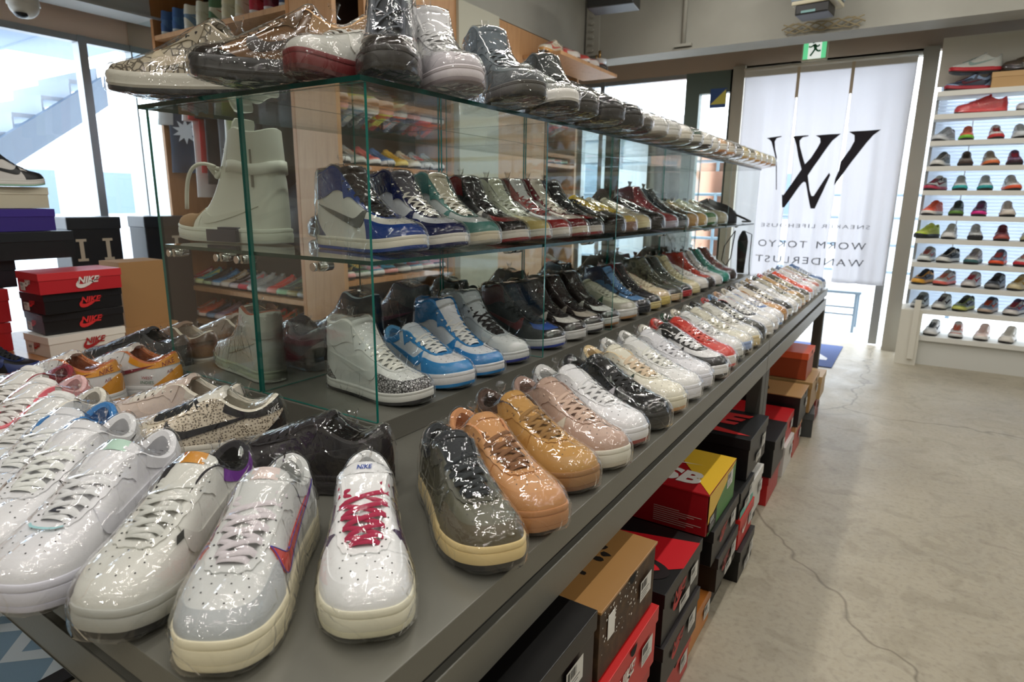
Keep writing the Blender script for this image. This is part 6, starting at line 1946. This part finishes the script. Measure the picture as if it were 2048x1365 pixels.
TT = [
 ('high', dict(base='#59636a', toe='#6a7478', cap='#3c4244', mid='#4a4844', out='speckle', logo='#48525a'), 'slate high wrapped sneaker third from the corner on the glass top', 1.165, .32),
 ('run', dict(base='#8a8f8c', toe='#9a9d98', cap='#84867f', mid='#d8d6d0', out='speckle', logo='#b0b2ae'), 'grey wrapped sneaker with a white wedge midsole and dirty outsole', 1.325, .31),
 ('high', dict(base='#2f3434', toe='#3a3c38', cap='#2a2a28', mid='#2a2622', out='speckle', logo='#48525a'), 'dark wrapped sneaker just behind the white-wedge one', 1.46, .30),
 ('low', dict(base='#24282a', toe='#2c3032', cap='#1e2022!', mid='#1a1614', out='speckle', logo='#48525a'), 'black glossy wrapped sneaker with yellow-flecked outsole', 1.62, .31),
 ('low', dict(base='#2e3436', toe='#34383a', cap='#26292b!', mid='#1f1c1a', out='speckle', logo='#7a8286'), 'black wrapped sneaker right after the yellow-flecked one', 1.76, .31),
 ('run', dict(base='#b5b6b2', toe='#bdbeb9', cap='#a9aaa4', mid='#5a5650', out='speckle', logo='#8a8a84'), 'light grey wrapped runner with brown sole on the glass top', 1.90, .31),
 ('low', dict(base='#c9c9c4', toe='#d0d0cb', cap='#c4c4be', mid='#d0cfca', out='#8a8478', logo='#2c3030'), 'off-white wrapped sneaker mid-way on the glass top', 2.04, .31),
 ('low', dict(base='#3a3f42', toe='#b9bab5', cap='#a9aaa4', mid='#c9c8c2', out='#a09888', logo='#20242c'), 'grey-toed wrapped sneaker with dark upper mid-way on the glass top', 2.17, .31),
 ('low', dict(base='#d2d1cb', toe='#d8d7d2', cap='#cfcfc8', mid='#cfcabb', out='#7a7a72', logo='#2f5a3e'), 'white wrapped sneaker with green tick on the glass top', 2.31, .31),
 ('low', dict(base='#a9aaa4', toe='#b9bab4', cap='#2e4a3a', mid='#c4c2b8', out='#4a4a44', logo='#2e4a3a'), 'grey and green wrapped sneaker on the glass top', 2.44, .31),
 ('low', dict(base='#d6d4cd', toe='#dedcd6', cap='#d2d0c8', mid='#d9d6cc', out='#1c1412', logo='#2a2624'), 'white wrapped sneaker with a black outsole on the glass top', 2.57, .31),
 ('low', dict(base='#dcd9d2', toe='#dfddd6', cap='#d9d6ce', mid='#dedad0', out='#c9c4b8', logo='#d8d4cc'), 'all-white wrapped sneaker on the far half of the glass top', 2.71, .31),
 ('low', dict(base='#d2cabb', toe='#d8d0c2', cap='#c9a27a', mid='#dcd6ca', out='#b07a4c', logo='#a86a3c'), 'white and orange-brown wrapped sneaker on the far glass top', 2.85, .31),
 ('low', dict(base='#8a7f72', toe='#b0a696', cap='#9a8c7a', mid='#d2ccc0', out='#c48a54', logo='#5a4c40'), 'brown-grey wrapped sneaker with gum sole on the far glass top', 2.99, .31),
 ('low', dict(base='#4a4a48', toe='#6a6a66', cap='#54544f', mid='#c4c2bc', out='#8a8480', logo='#2a2a2a'), 'charcoal wrapped sneaker on the far glass top', 3.13, .31),
 ('low', dict(base='#c9c2a8', toe='#cfc8b0', cap='#b9a874', mid='#d9d2b8', out='#c9a460', logo='#7a6c4a'), 'sand wrapped sneaker with amber sole on the far glass top', 3.27, .31),
 ('low', dict(base='#5f6052', toe='#74755f', cap='#5f5f50', mid='#d0cbb8', out='#d0a860', logo='#3a3a30'), 'olive wrapped sneaker with amber sole on the far glass top', 3.41, .31),
 ('low', dict(base='#c4c09a', toe='#ccc8a4', cap='#c9b67c', mid='#dedac6', out='#cf9c54', logo='#8a8460'), 'pale lime wrapped sneaker on the far glass top', 3.55, .31),
 ('low', dict(base='#c9c4b2', toe='#d0ccba', cap='#c9bfa4', mid='#dedacb', out='#d09450', logo='#5a5a4c'), 'cream wrapped sneaker with orange outsole third from the far end', 3.69, .31),
 ('low', dict(base='#b0b4a0', toe='#bcbfac', cap='#b0ae98', mid='#dcd8c8', out='#cf9450', logo='#6a6c58'), 'sage wrapped sneaker second from the far end of the glass top', 3.82, .31),
 ('low', dict(base='#d2cdb8', toe='#d8d4c2', cap='#d0c8ac', mid='#e0dccc', out='#b07838', logo='#8a8468'), 'cream wrapped sneaker last at the far end of the glass top', 3.95, .31),
]
for i, (k, c, lab, y, ln) in enumerate(TT):
    top(k, 2 if i < 5 else 1, c, -.715 - (.02 if i > 4 else 0) - (.01 if i > 10 else 0), y - .02 + (.03 if i < 2 else 0), -32 + min(8, i), lab, ln)
for i, (k, c, lab, x, y, yw) in enumerate([('high', '#2a2c2c', 'black wrapped sneaker facing away on the glass top behind the grey wedge-soled one', -1.52, 1.62, 170), ('low', '#3a3e40', 'dark grey wrapped sneaker facing away on the glass top, nearer the middle', -1.52, 2.2, 172), ('low', '#6a6c6a', 'grey wrapped sneaker facing away on the far glass top', -1.52, 2.9, 172)]):
    top(k, 1, dict(base=c, mid='#6a6a66', logo='#9a9a96', out='speckle'), x, y, yw, lab)

# ---- sneaker on the box stack at the left and the heap below
shoe('high', 1, dict(base='#d8d6d2', toe='#1b1e20', cap='#1b1e20', stay='#1b1e20', collar='#5fae84', heel='#1b1e20', logo='#1b1e20', mid='#dcdcd6', out='#9ac8ae', lining='#2a2a2a', lace='#1b1e20', ), (-3.42, 1.325), 92, ZC0 + .7312, 'unwrapped black, white and mint high sneaker on the cream shoe box', None, wrap=False, length=.31)
G9 = 'loose black and white sneakers heaped at the left of the counter'
for i, (x, y, yw, c, b_, lab) in enumerate([(-2.72, .80, 60, '#d0d0cc', '#17181c', 'white and black unwrapped sneaker nearest in the heap left of the table'), (-2.80, .98, 40, '#191a1e', '#25356a', 'black and navy unwrapped sneaker in the middle of the heap'), (-2.68, .62, 85, '#1a1a1c', '#d8d8d4', 'black unwrapped sneaker with white toe at the left of the heap'), (-2.92, .84, 30, '#1e1c1e', '#c4c0b8', 'black unwrapped sneaker with pale stripes behind the heap')]):
    shoe('high' if i % 2 else 'low', 1, dict(base=c, cap=b_, stay=b_, logo=b_, mid='#d8d8d4', out='#1a1a1c', lining='#2a2c34'), (x, y), yw, .4905, lab, G9, wrap=False)

# ---- white shelving: small unwrapped runners
def SC(a, b, s, l, o=None):
    return dict(quarter=a, base=a, toe=a, cap=b, mid=s, out=o or '#2a2a2c', lace=l, lining=a, tongue=a, stay=b)
WSH = [  # bottom board first: (quarter, cap, midsole, lace)
 [('#d8dadc', '#d0d2d4', '#d8d8d8', '#3a4450'), ('#c9c6c4', '#b98a84', '#d8d8d8', '#d86a50'), ('#e0c6bc', '#e6d2ca', '#e0dcd8', '#e0c0b8'), ('#dcd6cc', '#dcd8cf', '#dedad4', '#d8d2c8'), ('#e2d4d0', '#e6dcd8', '#e2dcd8', '#e2d4d0'), ('#b9b4ac', '#dcd6d0', '#d8d4d0', '#2a2a2a'), ('#dcdcd8', '#c9c4bc', '#dcdcd8', '#3a3a3a'), ('#e0d8c8', '#d8ccb4', '#e0dcd4', '#c9b48c')],
 [('#8a9290', '#5a6266', '#a9aaa6', '#3a3a3a'), ('#a9a8a4', '#d2d2cf', '#d8d8d4', '#3a2a3a'), ('#5a625c', '#8a9a4a', '#c4c86a', '#2a2c2a'), ('#3c4a5c', '#7a8fa4', '#b8a494', '#c4502c'), ('#4a3a5a', '#cfc8c4', '#d8d4d0', '#a83a48'), ('#a8a29a', '#b9b4ac', '#d0ccc6', '#8a847c'), ('#c8553c', '#d2634a', '#d8d0c8', '#e07a5c'), ('#4a5450', '#3a4446', '#8a8f2c', '#b8c83c')],
 [('#2c3444', '#d89a30', '#d8a038', '#20242c'), ('#a9a8a6', '#c8c6c4', '#e06a60', '#e07a6a'), ('#b9b4b2', '#c9c6c6', '#d0ccca', '#c8384a'), ('#3c4048', '#4a4e54', '#8a8a8a', '#2a2a30'), ('#c9bc98', '#d6caa8', '#cdbf9a', '#c09a50'), ('#8a8c84', '#9a9c98', '#a9a69c', '#cf9a5c'), ('#a86a48', '#1f1c1a', '#1a1816', '#b8402c'), ('#3a3c42', '#4a4c52', '#3a3a3c', '#2a2a2c')],
 [('#8a8a86', '#d2dcda', '#d6dad8', '#b05a58'), ('#2c3034', '#d6d6d2', '#d8d8d4', '#20242a'), ('#b0aca6', '#c9c4bc', '#3f6a6c', '#a8a4b0'), ('#6a7084', '#5a5f74', '#e8562c', '#d8544a'), ('#c9c6c2', '#d0cdca', '#c8303c', '#e0a49c'), ('#dcd6c8', '#dcd6c8', '#dcd6c8', '#d8d0c0'), ('#2c2a30', '#a86a70', '#c9a4a0', '#b8384c'), ('#2a2c30', '#7a8486', '#3a4446', '#b03440')],
 [('#d2dc74', '#c8e04c', '#20262c', '#c4d468'), ('#d6d6d4', '#dadad8', '#d8d8d6', '#cfcfcc'), ('#cfd2d2', '#c9cccb', '#2a2c30', '#bcbfc0'), ('#7a3a40', '#8f4c50', '#a8544c', '#6a2a34'), ('#a9a894', '#b9b8a4', '#b8b894', '#7a7c78'), ('#262c3c', '#2a3040', '#1c2230', '#20242c'), ('#a8384a', '#c84c54', '#e0584c', '#8a2a3c'), ('#d8705c', '#e88a6c', '#f06a3c', '#c9a898')],
 [('#e0583c', '#e8644a', '#e0dcd8', '#e87a60'), ('#3a4a44', '#56605a', '#5f8a3c', '#2c3a34'), ('#5a4a60', '#4c3c58', '#e0308c', '#7a3a60'), ('#d8d0c4', '#dcd6cc', '#d2c8bc', '#c9c0b4'), ('#3c4a50', '#55646a', '#20262a', '#2c3a40'), ('#c8bc74', '#d2c684', '#3a3430', '#8a7c3c'), ('#d6d8cc', '#dadcd2', '#c9ccc0', '#c4c8b4'), ('#d8968c', '#e0a49a', '#4a2a2c', '#c8847c')],
 [('#d8d8d6', '#3a3c44', '#b83a54', '#8a3040'), ('#c9cfd0', '#d2d8d8', '#3cb4b4', '#c4c9ca'), ('#c4ccce', '#d0d6d6', '#34a4a8', '#bcc4c6'), ('#cdcac6', '#d4d2ce', '#e8603c', '#c9c6c2'), ('#b9c4cc', '#c4cdd2', '#e87038', '#b4bcc0'), ('#cfc8b4', '#d2ccba', '#b9b09a', '#c4bca4'), ('#d0ccd2', '#d8d4d8', '#a83cb0', '#c9c4ca'), ('#c9ccd0', '#d0d2d6', '#e0c83c', '#c4c6ca')],
 [('#5a5e5c', '#cfcfcc', '#d8d8d4', '#7a7e7c'), ('#6a625c', '#7a726a', '#4a3c34', '#3a3430'), ('#b8ac9c', '#c0b6a8', '#e07848', '#a89c8c'), ('#6a4a68', '#7a5a78', '#3a2430', '#b83c50'), ('#c4c6c0', '#ccccc8', '#3a4640', '#b8bab4'), ('#8aa0c4', '#c9ccd0', '#2c4c9c', '#3c60b0'), ('#d83c4c', '#e04c5c', '#d8d8dc', '#c83444'), ('#b9a090', '#c4ac9c', '#d0c8c0', '#a88c7c')],
 [('#b4bcc4', '#c0c6cc', '#d2d6da', '#aab4bc'), ('#e07054', '#d86448', '#7ac43c', '#e88a6c'), ('#d8d4d0', '#cfcac8', '#c83c3c', '#a83434'), ('#c4cace', '#cdd2d4', '#c9cfd2', '#bcc4c8'), ('#cfccc4', '#d4d0c8', '#c4bfb4', '#c9c4bc'), ('#cfccc8', '#d2d0cc', '#cfccc8', '#c4c0bc'), ('#d8d4d0', '#dcd8d4', '#d8d4d0', '#cfcac6'), ('#b8c4cc', '#c4ccd2', '#cfd4d8', '#a8b4bc')],
]
HT = ['bottom', 'second', 'third', 'fourth', 'fifth', 'sixth', 'seventh', 'eighth', 'ninth']
PX = ['leftmost', 'second from left', 'third from left', 'fourth from left', 'fifth from left', 'sixth from left', 'seventh from left', 'eighth from left']
def cname(h):
    r, g_, b = [int(h[i:i + 2], 16) for i in (1, 3, 5)]
    mx, mn = max(r, g_, b), min(r, g_, b)
    L_ = (mx + mn) / 2
    if mx - mn < 26:
        return 'black' if L_ < 60 else 'dark grey' if L_ < 110 else 'grey' if L_ < 165 else 'pale grey' if L_ < 205 else 'white'
    hue = {r: ((g_ - b) / (mx - mn)) % 6, g_: (b - r) / (mx - mn) + 2, b: (r - g_) / (mx - mn) + 4}[mx] * 60
    nm = 'red' if hue < 12 or hue > 345 else 'orange' if hue < 33 else 'tan' if hue < 48 and L_ > 110 and mx - mn < 110 else 'yellow' if hue < 64 else 'lime' if hue < 95 else 'green' if hue < 160 else 'teal' if hue < 195 else 'blue' if hue < 250 else 'purple' if hue < 300 else 'pink'
    if nm == 'orange' and L_ < 130 and mx - mn < 120:
        nm = 'brown'
    return ('dark ' if L_ < 85 else 'pale ' if L_ > 190 else '') + nm
rnd = random.Random(11)
for r, row in enumerate(WSH):
    z = BOARDS[r]
    x0 = .20 if r == 0 else .085 if r < 4 else .075
    for j, (a, b_, s, l) in enumerate(row):
        yaw = -90 + {0: -14, 1: -22, 2: -26, 3: -22}.get(r, -6 if r < 6 else 0) + rnd.uniform(-6, 6)
        if r >= 4 and j == 0:
            yaw -= 22
        x = x0 + j * (.148 if r else .155) + rnd.uniform(-.012, .012)
        tiny('run', SC(a, b_, s, l), (x, 5.70), yaw, z, '%s runner, %s sole, %s on the %s white board' % (cname(a), cname(s), PX[j], HT[r]), 'runners on the %s white board' % HT[r], length=.255)
tiny('low', SC('#c8282c', '#d0363a', '#d83c40', '#e06064'), (.27, 5.66), 178, BOARDS[9], 'shiny red low sneaker side-on on the second board from the top', length=.30, wrap=True)
tiny('run', SC('#d8d8dc', '#c4c6d4', '#dcdce0', '#5a5c8c'), (.62, 5.66), 178, BOARDS[9], 'white and violet low sneaker side-on right of the shiny red one', length=.30, wrap=True)
tiny('run', SC('#2c3446', '#7c94b4', '#a83440', '#5a2a34'), (.17, 5.64), 196, BOARDS[10], 'dark blue and maroon speckled sneaker under the white and red one on the top board', length=.28)
tiny('run', SC('#d0d2cc', '#cfd4d0', '#c8323c', '#9ab0ac'), (.20, 5.66), 192, BOARDS[10] + .118, 'white sneaker with red sole lying on top of the speckled one', length=.31)
shoe_box(.62 + .0, 5.60, 5.80, BOARDS[10], .11, .32, '#c09a66', '#c8a26e', 'tan shoe box on the top white board at the right', None, stickers=0)
tiny('low', SC('#3a3026', '#4a3c2c', '#2a221a', '#6a5a44'), (.50, 5.70), 190, BOARDS[10] + .1115, 'dark brown glossy sneaker on the tan box on the top board', length=.31, wrap=True)

# ---- wooden shelving sneakers
PAL = ['#b02c34', '#2c7c9c', '#1e2a34', '#2f86b4', '#c8c4b4', '#3a3c3e', '#a8acb4', '#7c8086', '#d8433c', '#59615c', '#3c4440', '#b89a50', '#2c3c60', '#7a3a50', '#c8cc4c', '#dc6030', '#e8e6e0', '#4a7a5c', '#c48c9c', '#202226']
def prow(n, seed):
    r_ = random.Random(seed)
    return [(r_.choice(PAL), r_.choice(PAL), r_.choice(['#d8d8d4', '#c9c4b4', '#9ac8ac', '#e8a4a0', '#e0e0dc']), r_.choice(PAL)) for _ in range(n)]
rowsA = {2: [('#8c2430', '#c8a4a8', '#e0dcd8', '#c82c40'), ('#3f9cb0', '#c9d47c', '#c8d8a8', '#5ab8b0'), ('#1f2c34', '#2a3a40', '#b8d0a8', '#20282c'), ('#2f7cb4', '#3f9cd4', '#c4d0d8', '#2a5a7c'), ('#c9b89c', '#d8d4cc', '#e0dcd8', '#7a6a3c'), ('#3a3c44', '#b8b4c4', '#e0dce4', '#2a2a30'), ('#a8acb4', '#d8606c', '#d8485c', '#c4c8cc'), ('#b4b8bc', '#c8ccc8', '#e0e4e0', '#a8acb0'), ('#8a9094', '#9aa0a4', '#c8ccd0', '#7a8084'), ('#d8403c', '#e07c78', '#e8a09c', '#e8483c'), ('#5a6468', '#8ab89c', '#a4d8b4', '#6a7478'), ('#3a4440', '#8a7c44', '#b0b08c', '#4a544c'), ('#4a5450', '#7a7c60', '#a8b0b8', '#a49a54')],
         1: [('#c85a30', '#d8d4d0', '#e8e0dc', '#e06a40'), ('#e05a30', '#e8704c', '#f0e0dc', '#e84c30'), ('#28344c', '#4a74a0', '#8ab0d8', '#20283c'), ('#a890b0', '#d0c4d4', '#e8e0e8', '#c490a0'), ('#e88048', '#e0c8b8', '#f0e8e0', '#d05030')] + prow(8, 3),
         0: prow(12, 5), 4: [('#5a7ca8', '#48689a', '#d8dcd8', '#3a5a88'), ('#5078a4', '#48689a', '#d8dcd8', '#3a5a88'), ('#7a94b0', '#dcd8c8', '#e0e0d8', '#c8c4b0'), ('#d8d4bc', '#e0dcc8', '#e0dcc8', '#c8c0a4'), ('#dcd8c4', '#5a7a5a', '#e0dcc8', '#c0503c'), ('#d8d2b8', '#e0d8b8', '#e4dcc8', '#c8b890'), ('#e0dcc8', '#d8cfae', '#e4e0d0', '#b8a878'), ('#c83c48', '#b02c3c', '#e0dcd8', '#8c1c2c'), ('#5c1a2c', '#7a2438', '#d8d0d0', '#3c101c'), ('#2a3450', '#3a4a70', '#d0d4d8', '#1c2438')]}
NM = {0: 'lowest', 1: 'second', 2: 'third', 4: 'top'}
for k, row in rowsA.items():
    z = UA[k]
    n = len(row)
    for j, (a, b_, s, l) in enumerate(row):
        x = -4.24 + j * ((1.18) / (n - 1))
        high = (k == 4)
        tiny('high' if high else 'run' if k < 3 else 'low', SC(a, b_, s, l), (x, 2.56), -101 if not high else 82, z, '%s sneaker, %s sole, %s on the %s board of the left wooden bay' % (cname(a), cname(s), ORD[j], NM[k]), 'sneakers on the %s board of the left wooden bay' % NM[k], length=.27)
tiny('low', SC('#8c9498', '#a8b0b0', '#b8c0c0', '#5a6468'), (-4.22, 2.55), -95, UA[3], 'small silver sneaker at the left end of the board under the clothes', length=.24)
rowsB = {2: prow(8, 7), 4: [('#a8a8a0', '#6a6c68', '#d8d8d4', '#8a8c88'), ('#8a8c8c', '#b8b4ac', '#c9c8c4', '#a08c7c'), ('#a83c40', '#e07c70', '#dcdcdc', '#c9544c'), ('#3c5c8c', '#5a80b0', '#d8d8dc', '#3a5078'), ('#c49a34', '#d4ac40', '#e0c878', '#b88c28'), ('#b4a890', '#d0c8b8', '#e0dcd8', '#a4704c'), ('#7c8488', '#b8bcbc', '#d8d8d8', '#b03c38'), ('#9a9c94', '#b8b8b0', '#e0e0dc', '#7a7c74')], 3: prow(8, 8), 5: [('#c8c8c0', '#d8d8d4', '#e0e0dc', '#8a8c88')] * 1 + [('#c4d03c', '#d4dc5c', '#d8d8c4', '#a8b830'), ('#a4c444', '#c8d884', '#e0e0dc', '#88a838'), ('#c4ccc0', '#d0d4cc', '#e0e0dc', '#a8b0a4')] + prow(4, 9), 1: prow(8, 10), 6: [('#22201e', '#2a2826', '#d8d8d4', '#1a1a1a')] * 1 + prow(2, 12)}
BN = {1: 'second', 2: 'third', 3: 'fourth', 4: 'fifth', 5: 'sixth', 6: 'top'}
for k, row in rowsB.items():
    for j, (a, b_, s, l) in enumerate(row):
        y = 2.49 + j * .117
        tiny('run', SC(a, b_, s, l), (-2.80, y), -8, UB[k], '%s sneaker, %s sole, %s on the %s board of the oak end bay' % (cname(a), cname(s), ORD[j], BN[k]), 'sneakers on the %s board of the oak end bay' % BN[k], length=.27)
shoe_box(-2.62, 3.06, 3.28, UB[6], .11, .28, '#b8282c', '#c8c4bc', 'red and white shoe box on the top board of the oak end bay', None, stickers=1)
tiny('run', SC('#d8c04c', '#2f6c94', '#3c6c9c', '#e0cc60'), (-2.74, 3.17), 262, UB[6] + .111, 'yellow and blue sneaker on the red and white box high on the oak bay', length=.33)
for k, z in enumerate([.6, .9, 1.2, 1.5, 1.8]):
    for j, (a, b_, s, l) in enumerate(prow(4, 40 + k)):
        tiny('run', SC(a, b_, s, l), (-2.81, 4.70 + j * .12), -5, z, '%s sneaker, %s sole, %s on the %s board of the dark far bay' % (cname(a), cname(s), ORD[j], ['second', 'third', 'fourth', 'fifth', 'top'][k]), 'sneakers in the dark far bay', length=.26)
for j, (a, b_, s, l) in enumerate([('#d8c8b0', '#e0dccc', '#d8a45c', '#c8544c'), ('#c8504c', '#e0dcd4', '#e0dcd8', '#d8605c'), ('#b8342c', '#c8443c', '#e8e0dc', '#e8dcd4'), ('#c83c38', '#e8e0dc', '#e0dcd8', '#d85048'), ('#d8542c', '#3a2c28', '#2a2422', '#e86c3c')]):
    tiny('low', SC(a, b_, s, l), (-2.46, 4.34 + j * .17), 264 if j == 0 else 20, 2.2405, '%s wrapped sneaker with %s sole, %s on the high ledge under the beam' % (cname(a), cname(s), ORD[j]), 'sneakers on the high ledge', length=.28, wrap=True)
bpy.context.view_layer.update()
